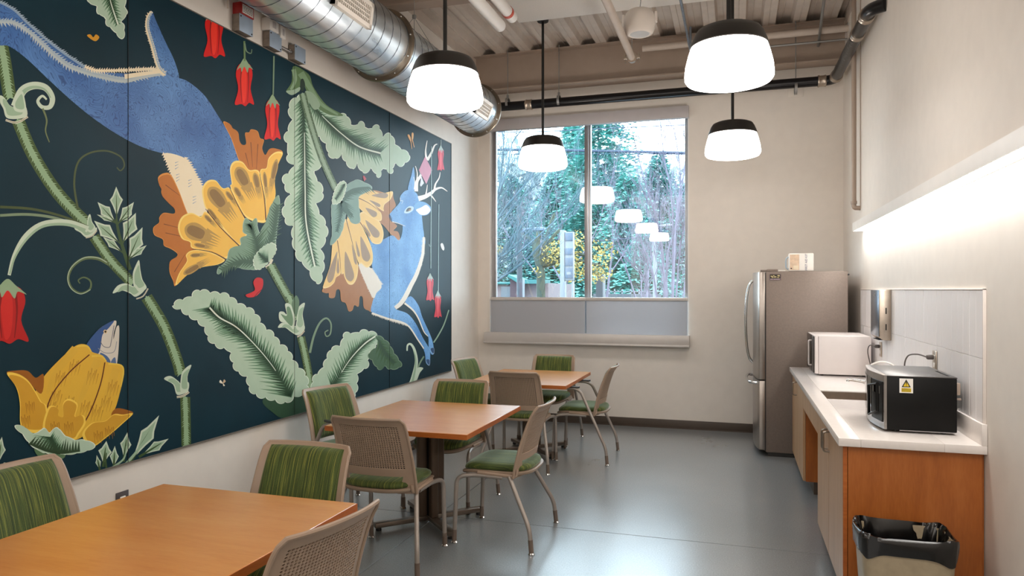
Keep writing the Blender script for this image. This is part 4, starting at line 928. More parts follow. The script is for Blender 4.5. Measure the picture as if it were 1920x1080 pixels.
        MB().lathe([(0, 0), (.019, 0), (.021, .005), (.015, .013), (0, .014)], (foot[0], foot[1], 0), 14).build('glide', M_CHROME, lg)
        if arms:
            a = MB(); a.grid(lambda p, q: Vector((s * .258 + .022 * math.cos(2 * PI * q) * (1 - .35 * abs(2 * p - 1) ** 4), -.005 + .25 * p, .694 + .009 * math.sin(2 * PI * q))), 12, 14)
            a.build('armrest', M_ARM, t)
    return t
CH = {}
def chair(x, y, rz, arms, label, group):
    if arms not in CH: o = make_chair(arms); CH[arms] = o
    else: o = copy_tree(CH[arms])
    o.location = (x, y, 0); o.rotation_euler = (0, 0, math.radians(rz)); tag(o, label, 'chair', group); return o
def table(x0, x1, y0, y1, label):
    cx, cy = (x0 + x1) / 2, (y0 + y1) / 2
    t = thing('cafe_table', label, 'table', (cx, cy, 0), 'three wooden cafe tables')
    MB().box(x0 + .002, x1 - .002, y0 + .002, y1 - .002, .706, .737, bev=.002, seg=1).build('tabletop', M_TOP, t)
    e = MB().box(x0, x0 + .002, y0, y1, .705, .7355).box(x1 - .002, x1, y0, y1, .705, .7355).box(x0 + .002, x1 - .002, y0, y0 + .002, .705, .7355).box(x0 + .002, x1 - .002, y1 - .002, y1, .705, .7355); e.build('edge_band', M_EDGE, t, smooth=False)
    MB().box(cx - .16, cx + .16, cy - .16, cy + .16, .69, .706, bev=.004).build('mounting_plate', M_BRONZE, t)
    for k, (sx, sy) in enumerate(((1, 1), (-1, 1), (-1, -1), (1, -1))):
        R = Matrix.Translation((cx, cy, 0)) @ Matrix.Rotation(math.atan2(sy, sx), 4, 'Z')
        MB().box(.03, .095, -.026, .026, .05, .692, bev=.012, seg=3, M=R).build('column_post', M_BRONZE, t)
        f = MB().box(.02, .395, -.028, .028, .022, .055, bev=.006, M=R).build('foot', M_FOOT, t)
        MB().lathe([(0, 0), (.018, 0), (.02, .006), (.014, .024), (0, .024)], R @ Vector((.365, 0, 0)), 14).build('glide', M_BLACK, f)
    MB().box(cx - .028, cx + .028, cy - .028, cy + .028, .03, .692, bev=.003).build('column_core', M_BLACK, t)
table(-2.43, -1.46, 1.47, 2.57, 'orange wooden cafe table cropped by the picture edge, the largest of three')
table(-2.49, -1.525, 3.97, 5.08, 'orange wooden cafe table in the middle of the row of three')
table(-2.415, -1.455, 6.25, 7.40, 'orange wooden cafe table under the window, its top pale with sky glare')
T1, T2, T3 = 'chairs around the near table', 'chairs around the middle table', 'chairs around the far table'
chair(-2.56, 2.17, -90, False, 'green striped chair against the mural wall at the cropped near table', T1)
chair(-1.91, 2.62, 180, False, 'green striped chair at the end of the cropped table, its green back facing us', T1)
chair(-1.49, 2.04, 80, False, 'chair cropped by the bottom edge, only its brown perforated back showing', T1)
chair(-2.63, 4.57, -106, True, 'arm chair between the mural wall and the middle table', T2)
chair(-2.08, 5.02, 180, True, 'arm chair at the far end of the middle table, its green back facing us', T2)
chair(-1.99, 3.88, 0, False, 'chair at the near end of the middle table, its perforated brown back facing us', T2)
chair(-1.45, 4.46, 90, False, 'chair on the aisle side of the middle table, seen in profile', T2)
chair(-2.45, 6.93, -104, False, 'pale green chair between the mural wall and the far table', T3)
chair(-1.91, 7.38, 180, True, 'arm chair under the window behind the far table', T3)
chair(-1.86, 6.25, 0, False, 'chair at the near end of the far table, brown perforated back facing us', T3)
chair(-1.39, 6.77, 90, True, 'arm chair on the aisle side of the far table, both arms showing', T3)
# ------------------------------------------------------------------ kitchen run on the right wall
CZ, CF, CY0, CY1 = .879, .476, 3.79, 7.13
M_QUARTZ = plain('white_quartz', 'E4DDD8', .18, vary=.025, scale=40, spec=.5)
M_PULL = plain('nickel_pull', '9A9086', .3, 1.0)
SX0, SX1, SY0, SY1 = .575, .93, 5.13, 5.56
t = thing('countertop', 'white quartz countertop with upstand below the white tiles', 'countertop', (.8, 5.4, CZ - .04))
m = MB()
m.box(CF, SX0, CY0, CY1, CZ - .04, CZ, bev=.003).box(SX1, XR - .001, CY0, CY1, CZ - .04, CZ, bev=.003).box(SX0, SX1, CY0, SY0, CZ - .04, CZ, bev=.003).box(SX0, SX1, SY1, CY1, CZ - .04, CZ, bev=.003)
m.build('slab_top', M_QUARTZ, t)
MB().box(XR - .024, XR - .001, CY0, CY1, CZ, CZ + .1, bev=.002).build('upstand', M_QUARTZ, t)
t = thing('sink', 'undermount steel sink basin let into the white countertop', 'sink', (.75, 5.35, CZ - .2))
s = MB(); a, b_, c, d = SX0 + .001, SX1 - .001, SY0 + .001, SY1 - .001; z0 = CZ - .2
s.box(a, a + .004, c, d, z0, CZ - .008).box(b_ - .004, b_, c, d, z0, CZ - .008).box(a, b_, c, c + .004, z0, CZ - .008).box(a, b_, d - .004, d, z0, CZ - .008).box(a, b_, c, d, z0 - .004, z0)
s.build('basin', M_STEEL, t, smooth=False)
MB().lathe([(0, .002), (.03, .002), (.04, .006), (.045, 0)], ((a + b_) / 2, (c + d) / 2, z0), 20).build('drain', M_CHROME, t)
# cabinets
def pull(cy, parent, x=.50):
    P = fillet([(x, cy, .80), (x - .032, cy, .80), (x - .032, cy, .69), (x, cy, .69)], .018, 5); MB().tube(P, .0052, 10).build('handle', M_PULL, parent)
def cabinet(y0, y1, doors, label, endp):
    t = thing('base_cabinet', label, 'cabinet', (.8, (y0 + y1) / 2, 0))
    MB().box(.52, XR - .002, y0 + .002, y1 - .002, .1, CZ - .041).build('carcass', M_CABS, t, smooth=False)
    MB().box(.58, XR - .01, y0 + .02, y1 - .02, 0, .1).build('toe_kick', M_BASE, t, smooth=False)
    for (a, b_, hy) in doors:
        dr = MB().box(.5, .519, a + .0015, b_ - .0015, .105, CZ - .045, bev=.0015, seg=1).build('door', M_CABF, t, smooth=False)
        if hy: pull(hy, dr)
    if endp:
        MB().box(.522, XR - .012, y0 - .014, y0, .0, CZ - .042, bev=.001, seg=1).build('end_panel', M_CABS, t, smooth=False)
        MB().box(.5, .519, y0 - .014, y0 - .001, .0, CZ - .042, bev=.001, seg=1).build('end_strip', M_EDGE, t, smooth=False)
cabinet(3.835, 4.96, [(3.835, 4.40, 4.36), (4.40, 4.96, 4.44)], 'maple base cabinet with two doors at the near end, behind the bin', True)
cabinet(6.01, 7.12, [(6.01, 6.57, None), (6.57, 7.12, 6.62)], 'maple base cabinet with pale doors at the far end beside the fridge', False)
t = thing('sink_apron', 'wooden apron and open knee space under the sink', 'apron', (.6, 5.5, .68))
MB().box(.5, .519, 4.962, 6.008, .675, CZ - .045, bev=.001, seg=1).build('apron_board', M_CABF, t, smooth=False)
MB().box(1.07, XR - .002, 4.965, 6.005, .25, CZ - .05).build('back_panel', M_CABS, t, smooth=False)
# splashback
M_TILE = plain('white_tile', 'F0EDED', .4, vary=.02, scale=3, spec=.3)
M_GROUT = plain('grout', 'CFC8C4', .8)
TY0, TY1, TZ0, TZ1, TJ = 3.80, 7.22, CZ + .1, 1.597, 1.278
t = MB().box(XR - .006, XR, TY0 + .02, TY1, TZ0, TZ1).build('trim_4', M_GROUT, smooth=False); t['kind'] = 'structure'
random.seed(8); n = int((TY1 - TY0 - .02) / .1); meshes = []
for row, (z0, z1) in enumerate(((TZ0, TJ), (TJ, TZ1))):
    for k in range(4): 
        q = MB().box(-.005 - .0012 * k * .4, .0, .0008, .1 - .0008, .0008, z1 - z0 - .0012, bev=.0012, seg=1).build('tile', M_TILE, t, smooth=False)
        q.location = (XR - .006, TY0 + .02 + .1 * k, z0); meshes.append(q.data)
    for k in range(4, n + 1):
        q = bpy.data.objects.new('tile', meshes[row * 4 + random.randrange(4)]); C.objects.link(q); q.parent = t; q.location = (XR - .006, TY0 + .02 + .1 * k, z0)
        if k == n: q.scale = (1, (TY1 - (TY0 + .02 + .1 * k)) / .1, 1)
MB().box(XR - .014, XR, TY0 + .008, TY0 + .02, TZ0, TZ1 + .008, bev=.002).box(XR - .014, XR, TY0 + .008, TY1, TZ1, TZ1 + .008, bev=.002).build('tile_trim', plain('tile_trim', 'DCD3CC', .4), t)
# wall light above the counter
LY1, LX = 7.14, 1.012
t = thing('wall_light', 'long white linear wall light glowing down over the counter', 'wall light', (XR, 4.9, 2.17))
MB().box(LX, LX + .006, 1.6, LY1, 2.13, 2.205).box(LX + .006, XR - .0005, 1.6, LY1 - .006, 2.198, 2.204).box(LX + .006, XR - .0005, LY1 - .006, LY1, 2.13, 2.205).build('housing', M_WHITE, t, smooth=False)
MB().box(LX + .008, XR - .006, 1.6, LY1 - .008, 2.136, 2.142).build('diffuser', glow('led_strip', STRIP_COL, STRIP_POWER), t, smooth=False)
MB().box(XR - .005, XR, 1.6, LY1 - .1, 2.128, 2.14).build('caulk_shadow', plain('caulk_shadow_tan', 'A58B78', .7), t, smooth=False)  # tan strip paints the caulk shadow where the fixture meets the wall
# conduit pair above
x = XR - .055; y = 7.32
o = MB().tube(fillet([(x, y, ZD - .1), (x, y, 2.36), (XR, y, 2.36)], .05, 8), .021, 14).build('wall_conduit', M_BEAM); tag(o, 'beige painted conduit down the wall above the fridge, turning into it above the wall light', 'conduit')
MB().tube([(x, y, 2.40), (x, y, 2.425)], .027, 14).build('coupling', M_BEAM, o)
o = MB().tube([(XR - .006, 7.27, ZD - .1), (XR - .006, 7.27, 2.35)], .0035, 6).build('thin_cable', M_BEAM); tag(o, 'thin beige cable running beside the painted conduit above the fridge', 'cable')
# ------------------------------------------------------------------ fridge
M_FR = plain('fridge_side', '80736A', .45, .25, vary=.06, scale=60, bump=.08, bscale=140)
M_FD = plain('fridge_steel', 'A29A93', .3, .85, vary=.05, scale=20)
FX0, FX1, FY0, FY1, FZ = .274, .993, 7.27, 8.17, 1.774
t = thing('fridge', 'tall grey steel fridge freezer standing in the far corner beyond the counter', 'fridge', ((FX0 + FX1) / 2, 7.7, 0))
MB().box(FX0, FX1, FY0, FY1, .04, FZ, bev=.006).build('cabinet_body', M_FR, t)
MB().box(FX0 + .02, FX1 - .02, FY0 + .02, FY1 - .02, 0.0, .04).build('plinth', M_BLACK, t)
def bowed(y0, y1, z0, z1, name):
    n = 14; out = []
    for k in range(n + 1):
        y = y0 + (y1 - y0) * k / n; q = (y - FY0) / (FY1 - FY0); out.append((.215 - .05 * math.sin(PI * q) ** .7, y))
    return MB().prism(out + [(FX0 - .008, y1), (FX0 - .008, y0)], z0, z1, 'z', bev=.004).build(name, M_FD, t, ang=30)
ym = (FY0 + FY1) / 2
d1 = bowed(FY0 + .002, ym - .002, .735, FZ - .004, 'door'); d2 = bowed(ym + .002, FY1 - .002, .735, FZ - .004, 'door'); d3 = bowed(FY0 + .002, FY1 - .002, .06, .722, 'freezer_drawer')
MB().box(FX0 - .012, FX0, FY0 + .004, FY1 - .004, .05, FZ - .01).build('door_gasket', M_BLACK, t, smooth=False)
for d_, y in ((d1, ym - .055), (d2, ym + .055)):
    MB().tube(cr([(.163, y, 1.69), (.128, y, 1.64), (.103, y, 1.5), (.094, y, 1.28), (.103, y, 1.05), (.128, y, .91), (.163, y, .86)], 8), .013, 12).build('handle', M_CHROME, d_)
MB().tube(cr([(.2, FY0 + .1, .69), (.135, FY0 + .12, .695), (.115, FY0 + .2, .698), (.1, ym, .698), (.115, FY1 - .2, .698), (.135, FY1 - .12, .695), (.2, FY1 - .1, .69)], 6), .014, 12).build('handle', M_CHROME, d3)
MB().box(FX0 + .01, FX0 + .11, FY0 + .01, FY0 + .09, FZ, FZ + .022, bev=.004).box(FX0 - .05, FX0 + .03, FY0 + .02, FY0 + .06, FZ - .002, FZ + .016, bev=.004).build('hinge_cover', M_FR, t)
MB().lathe([(0, .004), (.008, .003), (.009, 0)], (0, 0, 0), 10, Matrix.Translation((FX1 + .004, FY0 - .001, 1.74)) @ Matrix.Rotation(PI / 2, 4, 'X')).build('knob', M_BLACK, t)
# photo magnet on the fridge side
a = at_y(1443, 514, FY0 - .004); b_ = at_y(1464, 525, FY0 - .004)
t = thing('photo_magnet', 'small picture magnet with a pale caption line near the top of the fridge side', 'magnet', (a.x, FY0 - .004, b_.z))
MB().box(a.x, b_.x, FY0 - .004, FY0 - .001, b_.z, a.z).build('picture_back', plain('magnet_violet', '6E5A68', .5), t, smooth=False)
w_, h = b_.x - a.x, a.z - b_.z; random.seed(4)
pic = MB().box(a.x + .003, b_.x - .003, FY0 - .0045, FY0 - .004, b_.z + h * .27, a.z - .003); pic.build('picture', plain('magnet_dark', '2B2414', .5), t, smooth=False)
pm = MB()
for k in range(16):
    x0 = a.x + .006 + random.random() * (w_ - .026); z0 = b_.z + h * (.32 + .5 * random.random()); pm.box(x0, x0 + random.uniform(.006, .02), FY0 - .005, FY0 - .0045, z0, z0 + random.uniform(.003, .01))
pm.build('picture_detail', plain('magnet_cream', 'C9B98A', .5, vary=.5, scale=80), t, smooth=False)
pm = MB(); pm.box(a.x + .006, a.x + w_ * .3, FY0 - .005, FY0 - .0045, b_.z + h * .1, b_.z + h * .18).box(a.x + w_ * .36, a.x + w_ * .9, FY0 - .005, FY0 - .0045, b_.z + h * .1, b_.z + h * .18); pm.build('caption', plain('magnet_pink', 'D8C4CC', .5), t, smooth=False)
# first aid kit standing on the fridge
def text(s, size, M, mat, parent, name='lettering', depth=.0004):
    cu = bpy.data.curves.new(name, 'FONT'); cu.body = s; cu.size = size; cu.extrude = depth; cu.align_x = 'CENTER'; cu.align_y = 'CENTER'
    o = bpy.data.objects.new(name, cu); C.objects.link(o); dg = bpy.context.evaluated_depsgraph_get()
    me = bpy.data.meshes.new_from_object(o.evaluated_get(dg)); bpy.data.objects.remove(o)
    me.transform(Matrix.Translation(-Vector(parent['origin'])) @ M); me.materials.append(mat); me.name = name
    o = bpy.data.objects.new(name, me); C.objects.link(o); o.parent = parent; return o
KY = FY0 + .03
a = at_y(1479, 475, KY); b_ = at_y(1526, 507, KY); kz = FZ + .0005
t = thing('first_aid_kit', 'white first aid kit case standing on its side on the fridge', 'first aid kit', ((a.x + b_.x) / 2, KY + .04, kz))
hh = a.z - kz
MB().box(a.x, b_.x, KY, KY + .07, kz, kz + hh, bev=.012, seg=3).build('case', M_WHITE, t)
MB().box(a.x + .01, a.x + (b_.x - a.x) * .42, KY - .0008, KY + .001, kz + .012, kz + hh - .012).build('label_panel', plain('kit_peach', 'D9BFA4', .5, vary=.12, scale=40), t, smooth=False)
MB().box(a.x + .04, a.x + (b_.x - a.x) * .38, KY - .0012, KY - .0008, kz + .02, kz + .055).build('label_patch', plain('kit_cream', 'E4D6BC', .5), t, smooth=False)
MB().lathe([(0, .002), (.006, .002), (.007, 0)], (0, 0, 0), 12, Matrix.Translation((a.x + .022, KY, kz + .027)) @ Matrix.Rotation(PI / 2, 4, 'X')).build('rivet', M_BLACK, t)
MB().tube(cr([(a.x - .001, KY + .035, kz + hh * .8), (a.x - .02, KY + .035, kz + hh * .7), (a.x - .024, KY + .035, kz + hh * .45), (a.x - .02, KY + .035, kz + hh * .2), (a.x - .001, KY + .035, kz + hh * .12)], 5), .007, 8).build('handle', plain('kit_handle', 'A9B8C2', .5), t)
text('FIRST AID KIT', hh * .152, Matrix.Translation((a.x + (b_.x - a.x) * .7, KY - .001, kz + hh * .5)) @ Matrix.Rotation(PI / 2, 4, 'X') @ Matrix.Rotation(PI / 2, 4, 'Z'), plain('kit_ink', '4A4C74', .6), t)
o = MB().box(at_y(1457, 505, KY).x, a.x - .03, KY + .0, KY + .15, FZ + .0005, FZ + .012, bev=.003).build('tray'); o.data.materials.append(M_WHITE); tag(o, 'thin white tray lying on the fridge beside the first aid kit', 'tray')
# ------------------------------------------------------------------ paper towel dispenser
t = thing('towel_dispenser', 'steel paper towel dispenser with two slots on the tiled wall', 'towel dispenser', (XR, 6.03, 1.23))
X1 = XR - .013; X0 = 1.008
MB().prism([(X0 + .004, 1.6), (X1, 1.6), (X1, 1.225), (X0 + .03, 1.225), (X0 + .004, 1.25)], 5.86, 6.2, 'y', bev=.004).build('dispenser_case', M_STEEL, t)
MB().box(X0, X0 + .006, 5.868, 6.19, 1.25, 1.597, bev=.002).build('front_door', plain('dispenser_front', '7C8896', .25, .9), t)
for z in (1.30, 1.42): MB().box(X0 + .045, X0 + .053, 5.857, 5.862, z, z + .045).build('slot', M_DARK, t, smooth=False)
MB().box(X0 + .01, X1 - .02, 5.92, 6.14, 1.222, 1.226).build('towel_mouth', M_DARK, t, smooth=False)
MB().lathe([(0, .004), (.008, .004), (.01, 0)], (0, 0, 0), 12, Matrix.Translation((X0, 6.03, 1.56)) @ Matrix.Rotation(-PI / 2, 4, 'Y')).build('lock', M_CHROME, t)
# ------------------------------------------------------------------ outlets, cords, tap
CORDS = []
def outlet(y, z, lab, cord):
    t = thing('counter_outlet', lab, 'outlet', (XR, y, z))
    MB().box(XR - .02, XR - .0125, y - .036, y + .036, z - .058, z + .058, bev=.002).build('plate', M_STEEL, t)
    for dz in (-.022, .022): MB().box(XR - .022, XR - .019, y - .014, y + .014, z + dz - .013, z + dz + .013, bev=.002).build('socket', M_WHITE, t)
    MB().box(XR - .06, XR - .021, y - .013, y + .013, z + .008, z + .036, bev=.008).build('plug', plain('cord_grey', '5A5350', .5), t)
    CORDS.append(cord)
yA, zA = 4.64, 1.19
outlet(yA, zA, 'steel outlet behind the black microwave', [(XR - .058, yA, zA + .022), (XR - .1, yA + .03, zA + .034), (XR - .135, yA + .1, zA + .015), (XR - .145, yA + .13, zA - .06), (XR - .13, yA + .06, zA - .2), (1.0, 4.6, CZ + .06), (.99, 4.553, CZ + .06)])
yB, zB = 6.25, 1.13
outlet(yB, zB, 'steel outlet beside the white microwave', [(XR - .058, yB, zB + .022), (XR - .09, yB + .03, zB + .025), (XR - .1, yB + .05, zB - .03), (XR - .07, yB + .1, CZ + .1), (XR - .05, yB + .22, CZ + .06), (1.06, 6.55, CZ + .05)])
t = thing('sink_tap', 'chrome tap with a thin white swan neck behind the sink', 'tap', (1.0, 5.3, CZ))
MB().lathe([(.028, 0), (.028, .01), (.018, .02), (.016, .075), (.018, .09), (.0, .095)], (1.0, 5.3, CZ), 20).build('tap_body', M_CHROME, t)
MB().tube(cr([(1.0, 5.3, CZ + .08), (.96, 5.3, CZ + .1), (.85, 5.33, CZ + .095), (.745, 5.36, CZ + .105), (.73, 5.362, CZ + .09)], 6), [.011] * 12 + [.0095] * 12 + [.011], 10).build('spout', M_CHROME, t)
MB().tube(cr([(1.035, 5.28, CZ), (1.035, 5.28, CZ + .13), (1.0, 5.3, CZ + .215), (.93, 5.33, CZ + .235), (.865, 5.36, CZ + .2), (.85, 5.365, CZ + .155)], 8), .006, 10).build('swan_neck', M_WHITE, t)
# ------------------------------------------------------------------ black microwave with open glass front
M_MB = plain('microwave_black', '050505', .45, vary=.1, spec=.25)
bx0, bx1, by0, by1, bz0, bz1 = .715, 1.04, 4.015, 4.55, CZ + .014, 1.166
t = thing('black_microwave', 'black and silver microwave with a yellow warning sticker on its side', 'microwave', ((bx0 + bx1) / 2, (by0 + by1) / 2, CZ))
MB().box(bx0 + .012, bx1, by0, by1, bz0, bz1 - .006, bev=.004).build('body', M_MB, t)
MB().box(bx0 + .012, bx1 + .001, by0 - .001, by1 + .001, bz1 - .006, bz1, bev=.002).build('top_sheet', plain('microwave_top', '4E4B4A', .35, .6), t)
n = 10; arc = [(bx0 - .028 * math.sin(PI * k / n), by0 + (by1 - by0) * k / n) for k in range(n + 1)]
fr = MB().prism(arc + [(bx0 + .013, by1), (bx0 + .013, by0)], bz0, bz1, 'z').build('front_bezel', plain('microwave_silver', 'A8A3A0', .25, .9), t, ang=30)
def onarc(y): return bx0 - .028 * math.sin(PI * (y - by0) / (by1 - by0))
M_MG = plain('microwave_glass', '050505', .04, spec=.9)
def curved(y0, y1, z0, z1, off, mat, name, par):
    m_ = MB(); k = 8; pts = [(onarc(y0 + (y1 - y0) * i / k) - off, y0 + (y1 - y0) * i / k) for i in range(k + 1)]; m_.prism(pts + [(p[0] + .004, p[1]) for p in pts[::-1]], z0, z1, 'z'); return m_.build(name, mat, par, ang=30)
dw = curved(by0 + .19, by1 - .02, bz0 + .06, bz1 - .035, .004, M_MG, 'door_window', t)
curved(by0 + .015, by0 + .175, bz0 + .035, bz1 - .035, .004, M_MB, 'control_panel', t)
curved(by0 + .04, by0 + .15, bz1 - .1, bz1 - .06, .006, M_MG, 'display', t)
hx = [(by0 + .155, bz0 + .05), (by0 + .16, bz1 - .07), (by0 + .03, bz1 - .045), (by0 + .025, bz0 + .09)]
MB().tube([(onarc(p[0]) - .022, p[0], p[1]) for p in hx], .008, 8, closed=True).build('handle_frame', M_MB, t)
for k in range(8): MB().box(bx1 - .03, bx1 - .018, by0 + .06 + .03 * k, by0 + .08 + .03 * k, bz1, bz1 + .0012).build('vent_slot', M_DARK, t, smooth=False)
MB().box(bx1, bx1 + .02, by0 + .02, by0 + .05, bz1 - .09, bz1 - .03, bev=.004).box(bx1, bx1 + .025, by0 + .03, by0 + .036, bz1 - .115, bz1 - .105).build('rear_bracket', M_BEAM, t)
for px_ in (bx0 + .06, bx1 - .05):
    for py_ in (by0 + .05, by1 - .05): MB().lathe([(0, 0), (.014, 0), (.014, .014), (0, .014)], (px_, py_, CZ), 12).build('rubber_foot', M_BLACK, t)
MB().box(bx0 + .07, bx1 - .01, by0 - .002, by0 + .01, bz0 - .003, bz0 + .001).build('bottom_lip', M_ALU, t, smooth=False)
a = at_y(1686.5, 709.5, by0 - .001); b_ = at_y(1712, 737.5, by0 - .001); w_, h = b_.x - a.x, a.z - b_.z; Y = by0
MB().box(a.x, b_.x, Y - .0006, Y, b_.z, a.z).build('warning_sticker', M_WHITE, t, smooth=False)
tri = lambda s: [(a.x + w_ * .5, a.z - h * (.05 + .13 * s)), (a.x + w_ * (.16 + .12 * s), a.z - h * (.6 - .055 * s)), (a.x + w_ * (.84 - .12 * s), a.z - h * (.6 - .055 * s))]
M_YEL = plain('warning_yellow', 'E2C21E', .5, vary=.03); M_INK = plain('print_black', '141210', .6)
MB().prism(tri(0), Y - .0010, Y - .0006, 'y').build('warning_triangle', M_INK, t, smooth=False)
MB().prism(tri(1), Y - .0014, Y - .0010, 'y').build('warning_yellow', M_YEL, t, smooth=False)
MB().prism([(a.x + w_ * .46, a.z - h * .2), (a.x + w_ * .55, a.z - h * .2), (a.x + w_ * .53, a.z - h * .42), (a.x + w_ * .48, a.z - h * .42)], Y - .0018, Y - .0014, 'y').prism([(a.x + w_ * (.505 + .035 * math.cos(q)), a.z - h * .5 + w_ * .035 * math.sin(q)) for q in [k * PI / 4 for k in range(8)]], Y - .0018, Y - .0014, 'y').build('exclamation_mark', M_INK, t, smooth=False)
MB().box(a.x + w_ * .15, a.x + w_ * .86, Y - .0010, Y - .0006, b_.z + h * .07, b_.z + h * .34).build('caption_panel', M_YEL, t, smooth=False)
random.seed(2); m = MB()
for r in range(4):
    x = a.x + w_ * .18
    while x < a.x + w_ * .8:
        l = w_ * random.uniform(.03, .09); z = b_.z + h * (.105 + .06 * r); m.box(x, min(x + l, a.x + w_ * .83), Y - .0014, Y - .0010, z, z + h * .028); x += l + w_ * .025
m.build('caption_print', M_INK, t, smooth=False, kind='stuff')
MB().tube(cr(CORDS[0], 8), .0042, 8).build('power_cord', plain('cord_grey', '5A5350', .5), t)
# ------------------------------------------------------------------ white microwave
wx0, wx1, wy0, wy1, wz0, wz1 = .63, 1.06, 6.48, 7.07, CZ + .012, 1.213
t = thing('white_microwave', 'white microwave with dark glass door at the far end of the counter', 'microwave', ((wx0 + wx1) / 2, 6.8, CZ))
M_MW = plain('microwave_white', 'DDD5D2', .35, vary=.02)
MB().box(wx0 + .03, wx1, wy0, wy1, wz0, wz1, bev=.006).build('body', M_MW, t)
MB().box(wx0, wx0 + .029, wy0 + .002, wy1 - .002, wz0 + .004, wz1 - .002, bev=.004).build('front_bezel', M_MW, t)
MB().box(wx0 - .008, wx0, wy0 + .16, wy1 - .004, wz0 + .01, wz1 - .006, bev=.003).build('door', plain('door_dark', '24211F', .25), t)
MB().box(wx0 - .011, wx0 - .008, wy0 + .21, wy1 - .05, wz0 + .06, wz1 - .06, bev=.001).build('door_window', M_MG, t)
MB().box(wx0 - .008, wx0, wy0 + .006, wy0 + .155, wz0 + .01, wz1 - .006, bev=.003).build('control_panel', plain('panel_dark', '2E2A28', .3), t)
MB().tube(fillet([(wx0 - .005, wy0 + .18, wz1 - .05), (wx0 - .03, wy0 + .18, wz1 - .05), (wx0 - .03, wy0 + .18, wz0 + .06), (wx0 - .005, wy0 + .18, wz0 + .06)], .015), .007, 8).build('handle', M_MW, t)
for px_ in (wx0 + .06, wx1 - .05):
    for py_ in (wy0 + .05, wy1 - .05): MB().lathe([(0, 0), (.014, 0), (.014, .012), (0, .012)], (px_, py_, CZ), 12).build('rubber_foot', M_BLACK, t)
MB().tube(cr(CORDS[1], 8), .0042, 8).build('power_cord', plain('cord_grey', '5A5350', .5), t)
# ------------------------------------------------------------------ waste bin with liner
t = thing('waste_bin', 'beige wastebasket lined with a black bag before the cabinet end', 'waste bin', (.712, 3.565, 0))
M_BIN = plain('bin_beige', 'A5967C', .45, vary=.08, scale=30)
hx_, hy_, hz_ = .19, .145, .5
def rr(f, sx, sy, e=.35):
    c, s_ = math.cos(f), math.sin(f); return (sx * abs(c) ** e * (1 if c >= 0 else -1), sy * abs(s_) ** e * (1 if s_ >= 0 else -1))
def ring(prof, nf=64, wob=None):
    m_ = MB()
    def fn(a_, b2):
        k = prof[int(b2 * (len(prof) - 1) + .5)]; f = 2 * PI * a_; x_, y_ = rr(f, k[0] * hx_, k[0] * hy_); z_ = k[1]
        if wob: dx, dz = wob(f, int(b2 * (len(prof) - 1) + .5)); x_ *= 1 + dx; y_ *= 1 + dx; z_ += dz
        return Vector((.712 + x_, 3.565 + y_, z_ * 1.035))
    m_.grid(fn, nf, len(prof) - 1); return m_
ring([(.0, .0), (.8, .0), (.82, .01), (.985, .47), (.985, .495), (.96, .495), (.8, .02), (0, .015)]).build('tub', M_BIN, t)
rnd = random.Random(11); ph = [rnd.uniform(0, 6.28) for _ in range(8)]
def wob(f, i):
    a_ = math.sin(9 * f + ph[0] + i * .9) + .7 * math.sin(17 * f + ph[1] - i * 1.3) + .5 * math.sin(29 * f + ph[2] + i * 2)
    out = .006 * a_ if i < 4 else .05 * a_ * min(1, (i - 3) / 3); dz = .006 * math.sin(4 * f + ph[3] + i * .6) + (.012 * math.sin(5 * f + ph[4]) if i < 2 else 0) + (.012 * a_ if i > 5 else 0)
    return out, dz
ring([(1.015, .425), (1.03, .455), (1.035, .49), (1.03, .512), (.985, .515), (.94, .49), (.9, .44), (.84, .37), (.74, .29), (.6, .2), (.35, .12), (0, .1)], 110, wob).build('bin_liner', plain('liner_black', '0A0909', .22, spec=.7), t, ang=80)
# ------------------------------------------------------------------ outside the window
GZ = -.35
M_ASPH = plain('asphalt', '3C3D40', .9, vary=.12, scale=2)
o = MB().box(-70, 45, YB + 1.2, 95, GZ - .1, GZ).build('street', M_ASPH, smooth=False); o['kind'] = 'structure'
M_BARK = plain('grey_bark', '3C505A', .9, vary=.2, scale=6)
M_BARKP = plain('mauve_twigs', '565160', .9, vary=.2, scale=6)
M_MOSS = plain('mossy_bark', '30372C', .9, vary=.35, scale=5)
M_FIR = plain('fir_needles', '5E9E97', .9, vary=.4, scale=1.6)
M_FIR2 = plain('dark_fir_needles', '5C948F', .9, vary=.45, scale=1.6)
M_YLEAF = plain('yellow_leaves', '7A6930', .8, vary=.25, scale=3)
def grow(mb, p, d, l, r, depth, rnd, tw, spread=.5, upb=.12, seg=4):
    P = [p]; R = [r]; q = p.copy(); dd = d.copy(); n = 5
    for k in range(n):
        dd = (dd + Vector((rnd.uniform(-1, 1), rnd.uniform(-1, 1), rnd.uniform(-.6, 1) + upb * 3)) * .09).normalized(); q = q + dd * l / n; P.append(q.copy()); R.append(max(.0025, r * (1 - .6 * (k + 1) / n)))
    (mb if depth > 1 else tw).tube(P, R, seg if depth > 1 else 3, cap=False)
    if depth <= 0: return
    for k in range(3 if depth > 1 else 4):
        i = rnd.randint(2, n); a = Vector((rnd.uniform(-1, 1), rnd.uniform(-1, 1), rnd.uniform(-.2, 1)))
        grow(mb, P[i], (dd + a * spread).normalized(), l * rnd.uniform(.5, .75), R[i] * .7, depth - 1, rnd, tw, spread, upb, seg)
